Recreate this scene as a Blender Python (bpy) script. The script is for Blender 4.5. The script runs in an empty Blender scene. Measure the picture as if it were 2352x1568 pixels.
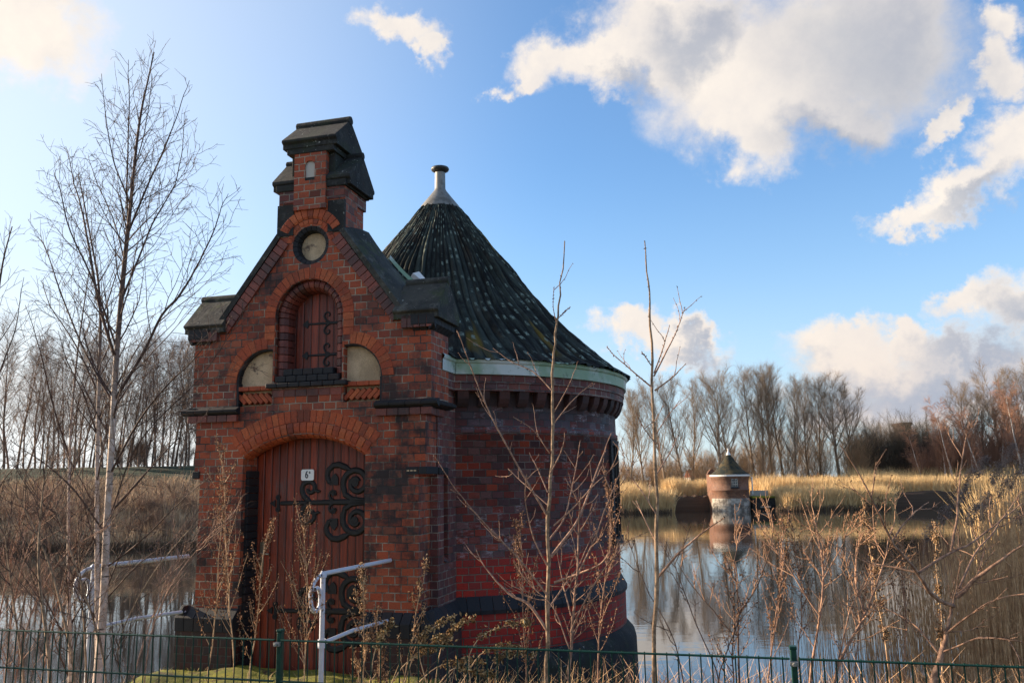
import bpy, math, random
import numpy as np
from mathutils import Matrix, Vector
from mathutils.geometry import tessellate_polygon
S = bpy.context.scene
COL = S.collection
R = math.radians

# ------------------------------------------------------------------ camera
F_PX, PITCH, ROLL, EYE = 1930.0, 0.16407, -0.01698, 3.65      # focal length for a 2352 px wide frame
cp, sp, cr, sr = math.cos(PITCH), math.sin(PITCH), math.cos(ROLL), math.sin(ROLL)
FW = Vector((0, cp, sp)); U0 = Vector((0, -sp, cp)); X0 = Vector((1, 0, 0))
RT = X0*cr + U0*sr; UP = X0*(-sr) + U0*cr
cam_d = bpy.data.cameras.new('camera'); cam = bpy.data.objects.new('camera', cam_d); COL.objects.link(cam)
cam_d.sensor_width = 36; cam_d.lens = 36*F_PX/2352; cam_d.clip_end = 3000; cam_d.clip_start = 0.05
cam.matrix_world = Matrix(((RT.x, UP.x, -FW.x, 0), (RT.y, UP.y, -FW.y, 0), (RT.z, UP.z, -FW.z, EYE), (0, 0, 0, 1)))
S.camera = cam

def ray(x, y):
    a, b = x-1176, 784-y
    d = RT*a + UP*b + FW*F_PX
    return d/d.y
def at(x, y, Y):
    d = ray(x, y)*Y
    return np.array((d.x, d.y, d.z+EYE))

# ------------------------------------------------------------------ sun, sky
SUN_AZ, SUN_EL = R(-72), R(15)
sund = Vector((math.sin(SUN_AZ)*math.cos(SUN_EL), math.cos(SUN_AZ)*math.cos(SUN_EL), math.sin(SUN_EL)))
sl = bpy.data.lights.new('sun', 'SUN'); sl.energy = 5.0; sl.angle = R(0.5); sl.color = (1.0, .80, .58)
so = bpy.data.objects.new('sun', sl); COL.objects.link(so); so.rotation_euler = sund.to_track_quat('Z', 'Y').to_euler()
S.view_settings.view_transform = 'Standard'; S.view_settings.look = 'None'; S.view_settings.gamma = 1
S.view_settings.use_curve_mapping = False
S.view_settings.exposure = 1.25

class NT:
    """tiny node-tree helper"""
    def __init__(s, nt): s.nt = nt
    def n(s, t, **k):
        nd = s.nt.nodes.new(t)
        for a, b in k.items(): setattr(nd, a, b)
        return nd
    def put(s, sock, v):
        if v is None: return
        if isinstance(v, bpy.types.NodeSocket): s.nt.links.new(v, sock)
        else:
            if sock.type == 'RGBA' and not isinstance(v, (int, float)) and len(v) == 3: v = (*v, 1)
            sock.default_value = v
    def m(s, op, a, b=None, c=None, clamp=False):
        nd = s.n('ShaderNodeMath', operation=op, use_clamp=clamp)
        for i, v in enumerate((a, b, c)): s.put(nd.inputs[i], v)
        return nd.outputs[0]
    def vm(s, op, a, b=None, scale=None):
        nd = s.n('ShaderNodeVectorMath', operation=op)
        s.put(nd.inputs[0], a); s.put(nd.inputs[1], b)
        if scale is not None: s.put(nd.inputs['Scale'], scale)
        return nd.outputs['Value'] if op in ('LENGTH', 'DOT_PRODUCT', 'DISTANCE') else nd.outputs[0]
    def comb(s, x, y, z):
        nd = s.n('ShaderNodeCombineXYZ')
        for i, v in enumerate((x, y, z)): s.put(nd.inputs[i], v)
        return nd.outputs[0]
    def sep(s, v):
        nd = s.n('ShaderNodeSeparateXYZ'); s.put(nd.inputs[0], v); return nd.outputs
    def mix(s, f, a, b, mode='MIX'):
        nd = s.n('ShaderNodeMix', data_type='RGBA', blend_type=mode)
        s.put(nd.inputs[0], f); s.put(nd.inputs[6], a); s.put(nd.inputs[7], b)
        return nd.outputs[2]
    def sm(s, v, lo, hi, a=0.0, b=1.0):
        nd = s.n('ShaderNodeMapRange', interpolation_type='SMOOTHSTEP')
        for i, q in enumerate((v, lo, hi, a, b)): s.put(nd.inputs[i], q)
        return nd.outputs[0]
    def noise(s, v, scale, detail=3, rough=.55, col=False, dist=0):
        nd = s.n('ShaderNodeTexNoise'); s.put(nd.inputs['Vector'], v)
        nd.inputs['Scale'].default_value = scale; nd.inputs['Detail'].default_value = detail
        nd.inputs['Roughness'].default_value = rough; nd.inputs['Distortion'].default_value = dist
        return nd.outputs[1 if col else 0]
    def white(s, v):
        nd = s.n('ShaderNodeTexWhiteNoise', noise_dimensions='3D'); s.put(nd.inputs[0], v); return nd.outputs
    def ramp(s, f, stops, interp='LINEAR'):
        nd = s.n('ShaderNodeValToRGB'); cr_ = nd.color_ramp; cr_.interpolation = interp
        while len(cr_.elements) < len(stops): cr_.elements.new(.5)
        for e, (p, c) in zip(cr_.elements, stops): e.position = p; e.color = (*c, 1)
        s.put(nd.inputs[0], f); return nd.outputs[0]

W = bpy.data.worlds.new('World'); S.world = W; W.use_nodes = True
nt = W.node_tree; nt.nodes.clear(); w = NT(nt)
skyn = w.n('ShaderNodeTexSky', sky_type='NISHITA', sun_disc=False)
skyn.sun_elevation = SUN_EL; skyn.sun_rotation = SUN_AZ; skyn.air_density = 1.0; skyn.dust_density = 0.6; skyn.ozone_density = 2.2
D = w.n('ShaderNodeTexCoord').outputs['Generated']
dx, dy, dz = w.sep(D)[:3]
yy = w.m('MAXIMUM', dy, .06)
u = w.m('DIVIDE', dx, yy); v = w.m('DIVIDE', dz, yy)
n1 = w.noise(D, 7, 9, .62, col=True); n2 = w.noise(D, 26, 6, .6, col=True)
wob = w.vm('ADD', w.vm('SCALE', w.vm('SUBTRACT', n1, (.5, .5, .5)), scale=.22), w.vm('SCALE', w.vm('SUBTRACT', n2, (.5, .5, .5)), scale=.07))
wx, wy, wz = w.sep(wob)[:3]
# clouds as (x, y, rx, ry, tilt deg) in the 2352x1568 photograph, turned into directions of the sky
CL = [(1350, 125, 190, 84, 24), (1215, 200, 66, 34, 40), (1560, 70, 260, 120, 0), (1780, 150, 330, 200, 8), (2000, 90, 290, 210, 0), (1690, 300, 130, 105, -55),
      (1860, 260, 250, 84, 0), (900, 45, 115, 50, -20), (960, 105, 62, 42, -40), (2220, 440, 170, 60, 22), (2140, 485, 150, 34, 8), (2350, 360, 140, 85, 30),
      (2330, 190, 95, 60, 40), (2335, 95, 85, 55, 30), (2180, 300, 110, 36, 40), (1460, 770, 90, 55, 0), (1560, 800, 115, 44, 0), (1960, 805, 160, 70, 8), (2160, 850, 330, 85, 0),
      (2250, 705, 115, 50, 15), (2330, 730, 115, 85, 10), (2150, 920, 420, 60, 0), (60, 60, 190, 110, -10), (1980, 780, 90, 50, 0), (2090, 790, 90, 40, 0)]
def field(LST, ox, oy, wf):
    f = None
    for (x, y, a, b, t) in LST:
        c = ray(x, y); ex = ray(x+a, y); ey = ray(x, y-b)
        sa = abs(ex.x-c.x); sb = abs(ey.z-c.z); T = R(t)
        px = w.m('ADD', u, ox-c.x); py = w.m('ADD', v, oy-c.z)
        if wf: px = w.m('ADD', px, wx); py = w.m('ADD', py, wz)
        k = max(sa, sb)*.45+.018
        qx = w.m('ADD', w.m('MULTIPLY', px, math.cos(T)/sa), w.m('MULTIPLY', py, math.sin(T)/sa))
        qy = w.m('ADD', w.m('MULTIPLY', px, -math.sin(T)/sb), w.m('MULTIPLY', py, math.cos(T)/sb))
        ln = w.m('SQRT', w.m('ADD', w.m('MULTIPLY', qx, qx), w.m('MULTIPLY', qy, qy)))
        g = w.m('MULTIPLY', w.m('SUBTRACT', 1.0, ln), 1.0)
        f = g if f is None else w.m('SMOOTH_MAX', f, g, .25)
    return f
F1 = field(CL, 0, 0, True)
GR = [(2040, 130, 250, 210, 0), (1900, 320, 190, 60, 0), (1600, 80, 110, 60, 20), (2180, 890, 420, 62, 0), (2260, 820, 190, 40, 0), (1610, 812, 80, 24, 0), (2260, 450, 120, 26, 20), (2330, 480, 90, 30, 10), (2330, 740, 70, 60, 0), (1420, 160, 70, 36, 20)]
F2 = field(GR, 0, 0, True)
n3 = w.noise(D, 15, 7, .65)
dens = w.sm(w.m('ADD', F1, w.m('MULTIPLY', w.m('SUBTRACT', n3, .5), .62)), -.18, .52)
front = w.m('GREATER_THAN', dy, .06)
back = w.m('MULTIPLY', w.m('SUBTRACT', 1.0, front), w.sm(w.noise(D, 3, 7, .6), .5, .66))
dens = w.m('ADD', w.m('MULTIPLY', dens, front), back, clamp=True)
shade = w.sm(w.m('ADD', F2, w.m('MULTIPLY', w.m('SUBTRACT', w.noise(D, 9, 6, .6), .5), .7)), -.55, .95)
low = w.sm(v, .0, .26)
ccol = w.mix(shade, (6.1, 5.6, 5.1), (3.3, 3.4, 3.75))
ccol = w.mix(1.0, ccol, w.ramp(w.noise(D, 13, 8, .62), [(.3, (.86, .87, .90)), (.65, (1.06, 1.04, 1.0))]), 'MULTIPLY')
ccol = w.mix(low, w.mix(shade, (5.6, 4.7, 4.1), (2.5, 2.75, 3.4)), ccol)
skyc = w.mix(1.0, skyn.outputs[0], (1.03, 1.40, 1.70), 'MULTIPLY')
# pale veil towards the sun and the horizon
toward = w.vm('DOT_PRODUCT', D, tuple(sund))
veil = w.m('MULTIPLY', w.sm(toward, .30, .95), .72)
veil = w.m('ADD', veil, w.m('MULTIPLY', w.sm(dz, .25, -.02), w.sm(toward, -.2, .7, .15, .8)), clamp=True)
skyc = w.mix(.05, skyc, (5., 5.3, 5.6))
skyc = w.mix(w.sm(dz, .38, .0, 0., .62), skyc, (3.6, 4.7, 5.8))
skyc = w.mix(veil, skyc, (6.2, 6.4, 6.4))
full = w.mix(w.m('MULTIPLY', dens, .96), skyc, ccol)
bg = w.n('ShaderNodeBackground'); w.put(bg.inputs[0], full); bg.inputs[1].default_value = .07
wo = w.n('ShaderNodeOutputWorld'); nt.links.new(bg.outputs[0], wo.inputs[0])

# ------------------------------------------------------------------ materials
MATS = {}
def mat(name, fn):
    m = bpy.data.materials.new(name); m.use_nodes = True
    t = NT(m.node_tree); b = m.node_tree.nodes['Principled BSDF']
    def bs(color=None, rough=.8, bump=None, bstr=.5, dist=.01, metal=None, spec=None):
        if color is not None: t.put(b.inputs['Base Color'], color)
        t.put(b.inputs['Roughness'], rough)
        if metal is not None: t.put(b.inputs['Metallic'], metal)
        if spec is not None: t.put(b.inputs['Specular IOR Level'], spec)
        if bump is not None:
            bn = t.n('ShaderNodeBump'); bn.inputs['Strength'].default_value = bstr; bn.inputs['Distance'].default_value = dist
            t.put(bn.inputs['Height'], bump); t.put(b.inputs['Normal'], bn.outputs[0])
    fn(t, bs, b); MATS[name] = m; return m
def geo(t): return t.n('ShaderNodeNewGeometry').outputs
def objc(t): return t.n('ShaderNodeTexCoord').outputs['Object']

def brick(palette, mortar, soot=.5, soot_col=(.020, .012, .012), efflo=0., mort_vis=.75, bw=.130, bh=.077, seed=0., topdark=None):
    def f(t, bs, b):
        uv = t.n('ShaderNodeUVMap', uv_map='UVMap').outputs[0]
        pos = geo(t)['Position']
        nw = t.noise(uv, 9, 2, .5, col=True)
        uvw = t.vm('ADD', uv, t.vm('SCALE', t.vm('SUBTRACT', nw, (.5, .5, .5)), scale=.012))
        ux, uz = t.sep(uvw)[:2]
        rowf = t.m('DIVIDE', uz, bh); row = t.m('FLOOR', rowf)
        fu = t.m('ADD', t.m('DIVIDE', ux, bw), t.m('MULTIPLY', t.m('MODULO', t.m('ABSOLUTE', row), 2.0), .5))
        cell = t.m('FLOOR', fu)
        lx = t.m('FRACT', fu); lz = t.m('FRACT', rowf)
        ex = t.m('MULTIPLY', t.m('MINIMUM', lx, t.m('SUBTRACT', 1.0, lx)), bw)
        ez = t.m('MULTIPLY', t.m('MINIMUM', lz, t.m('SUBTRACT', 1.0, lz)), bh)
        # some pairs of headers read as one stretcher
        pair = t.white(t.comb(t.m('FLOOR', t.m('DIVIDE', cell, 2.0)), row, seed+3.))[0]
        odd = t.m('MODULO', t.m('ABSOLUTE', cell), 2.0)
        ed = t.m('MINIMUM', ex, ez)
        mm = t.sm(t.m('ADD', ed, t.m('MULTIPLY', t.m('SUBTRACT', t.noise(uv, 60, 2), .5), .004)), (.0034), .0066)   # 1 = brick
        r = t.white(t.comb(cell, row, seed)); rnd = r[0]
        col = t.ramp(rnd, palette)
        col = t.mix(1.0, col, t.ramp(t.noise(uv, 70, 4, .7), [(.25, (.62, .62, .62)), (.75, (1.25, 1.25, 1.25))]), 'MULTIPLY')
        mv = t.sm(t.noise(pos, 2.3, 5, .7), .38, .60)
        mc = t.mix(t.m('MULTIPLY', mv, mort_vis), (.035, .028, .025), mortar)
        col = t.mix(mm, mc, col)
        s1 = t.sm(t.m('ADD', t.noise(pos, 1.3, 7, .74), t.m('MULTIPLY', t.m('SUBTRACT', t.white(t.comb(cell, row, seed+2.))[0], .5), .10)), .46, .66)
        s2 = t.sm(t.white(t.comb(cell, row, seed+9.))[0], .86, .98)
        sf = t.m('MULTIPLY', t.m('MAXIMUM', s1, t.m('MULTIPLY', s2, .7)), soot, clamp=True)
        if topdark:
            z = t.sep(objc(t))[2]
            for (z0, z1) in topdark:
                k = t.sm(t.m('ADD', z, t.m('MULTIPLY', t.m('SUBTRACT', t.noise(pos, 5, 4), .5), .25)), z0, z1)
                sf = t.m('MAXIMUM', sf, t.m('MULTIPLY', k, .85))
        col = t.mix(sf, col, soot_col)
        if efflo:
            e1 = t.m('MULTIPLY', t.sm(t.noise(pos, 1.7, 5, .7), .47, .62), t.sm(t.noise(t.comb(t.m('MULTIPLY', ux, 14.), t.m('MULTIPLY', uz, 40.), 0.), 1., 6, .8), .46, .66))
            e2 = t.sm(t.white(t.comb(cell, row, seed+5.))[0], .35, .9)
            col = t.mix(t.m('MULTIPLY', t.m('MULTIPLY', e1, e2), efflo, clamp=True), col, (.36, .31, .33))
        h = t.m('ADD', t.m('MULTIPLY', mm, 1.0), t.m('MULTIPLY', t.noise(uv, 90, 4, .7), .25))
        h = t.m('ADD', h, t.m('MULTIPLY', r[0], .3))
        bs(col, t.m('SUBTRACT', .85, t.m('MULTIPLY', rnd, .2)), h, .9, .006)
    return f
PAL_F = [(0., (.32, .056, .019)), (.35, (.37, .073, .024)), (.65, (.28, .046, .017)), (.85, (.34, .085, .032)), (.96, (.22, .038, .017)), (1., (.12, .026, .016))]
PAL_T = [(0., (.22, .030, .016)), (.3, (.11, .022, .020)), (.5, (.28, .042, .016)), (.65, (.09, .03, .035)), (.85, (.15, .07, .07)), (1., (.05, .022, .03))]
PAL_R = [(0., (.42, .022, .008)), (.5, (.33, .016, .007)), (1., (.24, .013, .007))]
mat('brick_front', brick(PAL_F, (.50, .42, .31), 1.0))
mat('brick_upper', brick(PAL_F, (.46, .39, .29), .95, seed=40.))
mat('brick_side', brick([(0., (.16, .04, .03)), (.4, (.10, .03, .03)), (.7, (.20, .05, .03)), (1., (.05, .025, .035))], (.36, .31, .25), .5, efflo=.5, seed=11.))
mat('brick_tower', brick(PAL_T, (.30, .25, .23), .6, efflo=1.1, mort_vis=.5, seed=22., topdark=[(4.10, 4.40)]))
mat('brick_plinth', brick([(0., (.07, .02, .015)), (.5, (.04, .016, .014)), (1., (.02, .012, .014))], (.14, .12, .09), .7, mort_vis=.4, seed=15.))
mat('brick_red', brick(PAL_R, (.30, .22, .15), .35, mort_vis=.6, seed=31.))
mat('brick_far', brick([(0., (.20, .085, .045)), (.5, (.24, .10, .05)), (1., (.13, .055, .035))], (.30, .22, .16), .4, seed=4.))
def vou(cols, soot=.5, rough=.8):
    def f(t, bs, b):
        rnd = geo(t)['Random Per Island']; pos = geo(t)['Position']
        col = t.ramp(rnd, cols)
        col = t.mix(1.0, col, t.ramp(t.noise(pos, 60, 4, .7), [(.25, (.6, .6, .6)), (.75, (1.3, 1.3, 1.3))]), 'MULTIPLY')
        col = t.mix(t.m('MULTIPLY', t.sm(t.noise(pos, 3, 5, .7), .46, .68), soot), col, (.016, .013, .014))
        bs(col, rough, t.noise(pos, 80, 4, .7), .4, .006)
    return f
mat('arch_brick', vou([(0., (.42, .085, .026)), (.4, (.33, .058, .020)), (.7, (.46, .11, .035)), (1., (.17, .035, .018))], .45))
mat('roll_brick', vou([(0., (.24, .05, .028)), (.5, (.16, .038, .025)), (1., (.07, .024, .02))], .7, .55))
mat('corbel_brick', vou([(0., (.09, .028, .02)), (.6, (.05, .02, .018)), (1., (.025, .014, .014))], .7, .8))
mat('black_brick', vou([(0., (.005, .006, .009)), (.7, (.009, .009, .012)), (1., (.022, .012, .011))], .3, .72))
mat('mortar', lambda t, bs, b: bs(t.mix(t.sm(t.noise(geo(t)['Position'], 4, 4), .4, .6), (.05, .04, .035), (.40, .35, .27)), .95))
def stone(base, moss, dark, amt=.5):
    def f(t, bs, b):
        pos = geo(t)['Position']
        col = t.mix(t.sm(t.noise(pos, 2.2, 6, .7), .38, .62), base, dark)
        col = t.mix(t.m('MULTIPLY', t.sm(t.noise(pos, 3.1, 5, .7), .5, .66), amt), col, moss)
        sp_ = t.m('MULTIPLY', t.sm(t.noise(pos, 34, 4), .64, .70), t.sm(t.noise(pos, 3, 3), .46, .6))
        col = t.mix(t.m('MULTIPLY', t.sm(t.noise(pos, 7, 7, .78), .52, .64), .55), col, tuple(min(1, c*2.4+.01) for c in base))
        col = t.mix(sp_, col, (.30, .31, .28))
        h = t.m('ADD', t.noise(pos, 30, 6, .7), t.m('MULTIPLY', t.noise(pos, 5, 3), 1.5))
        bs(col, .9, h, .6, .012)
    return f
mat('coping_stone', stone((.050, .048, .040), (.035, .048, .014), (.014, .015, .015), .8))
mat('dark_stone', stone((.024, .024, .022), (.02, .03, .012), (.008, .009, .010), .6))
def sandst(t, bs, b):
    pos = geo(t)['Position']
    col = t.mix(t.sm(t.noise(pos, 4, 6, .7), .35, .65), (.58, .42, .26), (.38, .27, .16))
    col = t.mix(t.sm(t.noise(pos, 5, 5, .75), .57, .70), col, (.13, .085, .06))
    col = t.mix(1., col, t.ramp(t.noise(pos, 120, 2), [(.3, (.8, .8, .8)), (.7, (1.15, 1.15, 1.15))]), 'MULTIPLY')
    bs(col, .92, t.noise(pos, 90, 4), .4, .004)
mat('sandstone', sandst)
def wood(t, bs, b):
    o = objc(t); x, y, z = t.sep(o)[:3]
    pl = t.m('FLOOR', t.m('DIVIDE', x, .088))
    fr = t.m('FRACT', t.m('DIVIDE', x, .088)); e = t.m('MINIMUM', fr, t.m('SUBTRACT', 1., fr))
    v_ = t.comb(t.m('MULTIPLY', x, 26.), y, t.m('MULTIPLY', z, 1.3))
    g = t.noise(v_, 2.2, 6, .72)
    col = t.mix(t.sm(g, .3, .7), (.31, .046, .013), (.12, .020, .009))
    col = t.mix(1., col, t.ramp(t.white(t.comb(pl, 1., 1.))[0], [(0., (.65, .65, .65)), (1., (1.25, 1.2, 1.15))]), 'MULTIPLY')
    wear = t.m('MULTIPLY', t.sm(t.noise(t.comb(t.m('MULTIPLY', x, 22.), y, t.m('MULTIPLY', z, 2.2)), 1.6, 6, .75), .50, .66), t.sm(t.noise(o, 2.0, 4, .6), .38, .62))
    col = t.mix(t.m('MULTIPLY', wear, .75), col, (.13, .105, .10))
    col = t.mix(t.m('MULTIPLY', t.sm(e, .04, .10, 1., 0.), .75), col, (.008, .005, .005))
    bs(col, t.mix(wear, (.5, .5, .5), (.8, .8, .8)), t.m('ADD', t.sm(e, .03, .16), t.m('MULTIPLY', g, .5)), .8, .008)
mat('door_wood', wood)
mat('iron', lambda t, bs, b: bs(t.mix(t.noise(geo(t)['Position'], 30, 4), (.005, .005, .006), (.012, .010, .009)), .6, t.noise(geo(t)['Position'], 60, 3), .4, .003, spec=.5))
mat('brass', lambda t, bs, b: bs((.38, .33, .24), .35, metal=.9))
mat('enamel', lambda t, bs, b: bs(t.mix(t.sm(t.noise(geo(t)['Position'], 30, 3), .66, .72), (.80, .80, .78), (.35, .3, .25)), .25))
mat('sign_ink', lambda t, bs, b: bs((.006, .008, .02), .4))
def gut(t, bs, b):
    pos = geo(t)['Position']
    col = t.mix(t.sm(t.noise(pos, 1.1, 4, .6), .42, .60), (.50, .54, .52), (.20, .30, .19))
    col = t.mix(t.sm(t.noise(pos, 9, 5, .75), .56, .70), col, (.08, .12, .07))
    col = t.mix(t.sm(t.noise(pos, 3.2, 5, .75), .60, .66), col, (.58, .60, .58))
    bs(col, .5, t.noise(pos, 20, 4), .3, .004)
mat('gutter_metal', gut)
mat('zinc', lambda t, bs, b: bs(t.mix(t.sm(t.noise(geo(t)['Position'], 7, 5, .7), .4, .65), (.23, .22, .20), (.13, .12, .10)), .5, t.noise(geo(t)['Position'], 25, 4), .3, .004, metal=.3))
mat('pipe_dark', lambda t, bs, b: bs((.03, .03, .03), .5))
def roofm(t, bs, b):
    pos = geo(t)['Position']; uv = t.n('ShaderNodeUVMap', uv_map='UVMap').outputs[0]
    ux, uz = t.sep(uv)[:2]
    rb_ = t.m('MULTIPLY', ux, 104.); fr = t.m('FRACT', rb_); crest = t.m('SINE', t.m('MULTIPLY', fr, math.pi)); kr = t.m('FLOOR', rb_)
    st = t.noise(t.comb(t.m('MULTIPLY', ux, 60.), t.m('MULTIPLY', uz, 1.6), 0.), 1.3, 7, .75)
    col = t.mix(t.sm(st, .42, .60), (.008, .009, .009), (.034, .042, .036))
    col = t.mix(t.m('MULTIPLY', t.sm(t.noise(t.comb(t.m('MULTIPLY', ux, 22.), t.m('MULTIPLY', uz, .8), 9.), 1.2, 6, .75), .50, .64), .6), col, (.055, .040, .026))
    strip = t.white(t.comb(kr, 0., 0.))[0]
    col = t.mix(t.m('MULTIPLY', t.sm(strip, .55, .9), .5), col, (.055, .072, .062))
    col = t.mix(t.m('MULTIPLY', t.sm(crest, .62, .25), t.sm(t.noise(t.comb(kr, t.m('MULTIPLY', uz, 1.5), 5.), 1., 3), .35, .6)), col, (.004, .005, .005))
    col = t.mix(t.sm(t.noise(pos, 1.4, 6, .75), .52, .66), col, (.007, .008, .009))
    sunlit_left = t.sm(t.sep(objc(t))[0], .1, -.7)
    col = t.mix(t.m('MULTIPLY', sunlit_left, t.sm(st, .40, .6)), col, (.20, .14, .10))  # sunlight on the left side painted in as lighter brown along the streaks
    moss = t.m('MULTIPLY', t.sm(t.noise(t.comb(t.m('MULTIPLY', ux, 30.), t.m('MULTIPLY', uz, .7), 3.), 1., 3), .62, .70), t.sm(uz, .2, .8))
    col = t.mix(t.m('MULTIPLY', moss, .7), col, (.17, .11, .012))
    q = t.comb(kr, t.m('MULTIPLY', uz, 11.), 0.)
    cellz = t.m('FLOOR', t.m('MULTIPLY', uz, 10.)); wq = t.white(t.comb(kr, cellz, 7.))[0]
    fz_ = t.m('ADD', t.m('FRACT', t.m('MULTIPLY', uz, 10.)), t.m('MULTIPLY', t.m('SUBTRACT', t.white(t.comb(kr, cellz, 2.))[0], .5), .5))
    dot = t.m('MULTIPLY', t.sm(t.m('ABSOLUTE', t.m('SUBTRACT', fz_, .5)), .38, .12), t.sm(crest, .72, .92))
    dot = t.m('MULTIPLY', dot, t.sm(t.m('ADD', t.m('MULTIPLY', wq, .5), t.noise(pos, 1.5, 4)), .74, .92))
    dot = t.m('MULTIPLY', dot, t.sm(t.noise(pos, 42, 4, .7), .38, .56))
    col = t.mix(t.m('MULTIPLY', dot, .85), col, (.24, .30, .25))
    h = t.m('ADD', t.m('MULTIPLY', t.noise(pos, 45, 6, .75), 1.0), t.m('MULTIPLY', dot, .6))
    bs(col, .93, h, .8, .012, spec=.2)
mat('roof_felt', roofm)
def roof2(t, bs, b):
    pos = geo(t)['Position']
    col = t.mix(t.sm(t.noise(pos, 1.2, 5, .7), .40, .60), (.010, .016, .013), (.07, .05, .02))
    bs(col, .95, t.noise(pos, 9, 5), .5, .05)
mat('roof_far', roof2)
mat('fence_green', lambda t, bs, b: bs(t.mix(t.sm(t.noise(geo(t)['Position'], 40, 3), .4, .6), (.003, .032, .022), (.005, .045, .030)), .45, spec=.25))
mat('rail_paint', lambda t, bs, b: bs(t.mix(t.sm(t.noise(geo(t)['Position'], 22, 5, .8), .62, .68), (.52, .55, .62), (.13, .06, .035)), .45, t.noise(geo(t)['Position'], 50, 4), .35, .004))
def bark(c1, c2, sc=30, rough=.8, lent=None):
    def f(t, bs, b):
        pos = geo(t)['Position']
        col = t.mix(t.sm(t.noise(pos, sc, 4, .7), .4, .6), c1, c2)
        if lent:
            col = t.mix(t.sm(t.m('ADD', t.sep(pos)[2], t.m('MULTIPLY', t.noise(pos, 6, 3), 1.2)), 4.5, 5.7), col, (.10, .055, .04))
        if lent:
            x, y, z = t.sep(pos)[:3]
            q = t.noise(t.comb(t.m('MULTIPLY', x, 6.), t.m('MULTIPLY', y, 6.), t.m('MULTIPLY', z, 38.)), 1.2, 4, .7)
            col = t.mix(t.sm(q, .58, .66), col, lent)
            col = t.mix(t.sm(t.noise(pos, 3.5, 4, .7), .60, .68), col, lent)
        bs(col, rough, t.noise(pos, sc*2, 4, .7), .6, .006)
    return f
mat('birch_bark', bark((.62, .50, .42), (.44, .32, .24), 14, lent=(.05, .032, .025)))
mat('birch_twig', bark((.055, .030, .022), (.10, .055, .038), 30))
mat('sapling_bark', bark((.38, .25, .15), (.17, .105, .06), 26))
mat('sapling_twig', bark((.42, .25, .17), (.24, .13, .085), 30))
mat('red_twig', bark((.40, .23, .145), (.17, .09, .058), 24))
mat('far_bark', bark((.28, .21, .15), (.20, .15, .10), 2))
mat('far_bark_left', bark((.24, .14, .09), (.12, .08, .055), 2))
mat('far_birch_twig', bark((.36, .19, .12), (.27, .14, .085), .6))
mat('far_birch_bark', bark((.72, .66, .58), (.5, .44, .38), 2))
mat('brush_brown', bark((.42, .27, .15), (.24, .17, .10), .3))
mat('brush_dark', bark((.12, .09, .065), (.06, .055, .04), .3))
mat('straw', bark((.74, .53, .26), (.58, .40, .19), 1.5, .75))
mat('straw_dull', bark((.60, .43, .26), (.36, .25, .15), .7, .8))
mat('straw_near', bark((.70, .46, .25), (.40, .23, .12), 12, .7))
mat('plume', bark((.60, .46, .40), (.46, .34, .30), 8, .95))
mat('seed_brown', bark((.50, .29, .17), (.32, .17, .10), 30, .9))
mat('grass_dry', bark((.78, .54, .26), (.46, .28, .13), 12, .8))
mat('grass_green', bark((.22, .24, .03), (.12, .15, .02), 6, .8))
def ground_m(t, bs, b):
    pos = geo(t)['Position']; x, y, z = t.sep(pos)[:3]
    n_ = t.noise(pos, .25, 5, .7)
    straw = t.mix(t.sm(n_, .4, .6), (.33, .22, .095), (.20, .13, .06))
    green = t.mix(t.sm(t.noise(pos, .6, 5), .4, .6), (.012, .026, .009), (.020, .036, .012))
    far = t.mix(t.m('MULTIPLY', t.sm(x, -8., -14.), t.sm(t.m('ADD', z, t.m('MULTIPLY', n_, 1.2)), 3.4, 4.4)), straw, green)
    near = t.mix(t.sm(t.noise(pos, 3, 6, .7), .4, .65), (.05, .04, .025), (.13, .12, .02))
    bs(t.mix(t.sm(y, 18., 24.), near, far), .95, t.noise(pos, 8, 5), .6, .05)
mat('ground', ground_m)
def mossg(t, bs, b):
    pos = geo(t)['Position']
    col = t.mix(t.sm(t.noise(pos, 2.5, 5, .7), .40, .60), (.29, .27, .02), (.15, .165, .02))
    col = t.mix(t.sm(t.noise(pos, 6, 6, .75), .52, .62), col, (.10, .06, .03))
    bs(col, .95, t.noise(pos, 60, 5, .8), 1., .03)
mat('moss_grass', mossg)
def rev(t, bs, b):
    pos = geo(t)['Position']; x, y, z = t.sep(pos)[:3]
    col = t.mix(t.noise(t.comb(t.m('MULTIPLY', x, .12), y, t.m('MULTIPLY', z, 5.)), 1.5, 4), (.050, .034, .025), (.115, .082, .06))
    bs(col, 1., t.noise(pos, 3, 4), .6, .05, spec=.05)
mat('revetment', rev)
mat('white_plinth', lambda t, bs, b: bs(t.mix(t.sm(t.noise(geo(t)['Position'], 1.2, 6, .7), .42, .60), (.42, .38, .32), (.14, .12, .10)), .85, t.noise(geo(t)['Position'], 4, 4), .5, .03))
mat('white_paint', lambda t, bs, b: bs(t.mix(t.noise(geo(t)['Position'], 4, 3), (.80, .78, .74), (.66, .64, .60)), .6))
mat('glass_dark', lambda t, bs, b: bs((.05, .06, .07), .12))
mat('red_tile', lambda t, bs, b: bs(t.mix(t.noise(geo(t)['Position'], 1, 3), (.36, .11, .06), (.24, .08, .05)), .9))
mat('far_brick_dark', lambda t, bs, b: bs((.05, .03, .025), .9))
mat('render_wall', lambda t, bs, b: bs(t.mix(t.noise(geo(t)['Position'], 1, 3), (.50, .46, .40), (.40, .36, .32)), .9))
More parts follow.
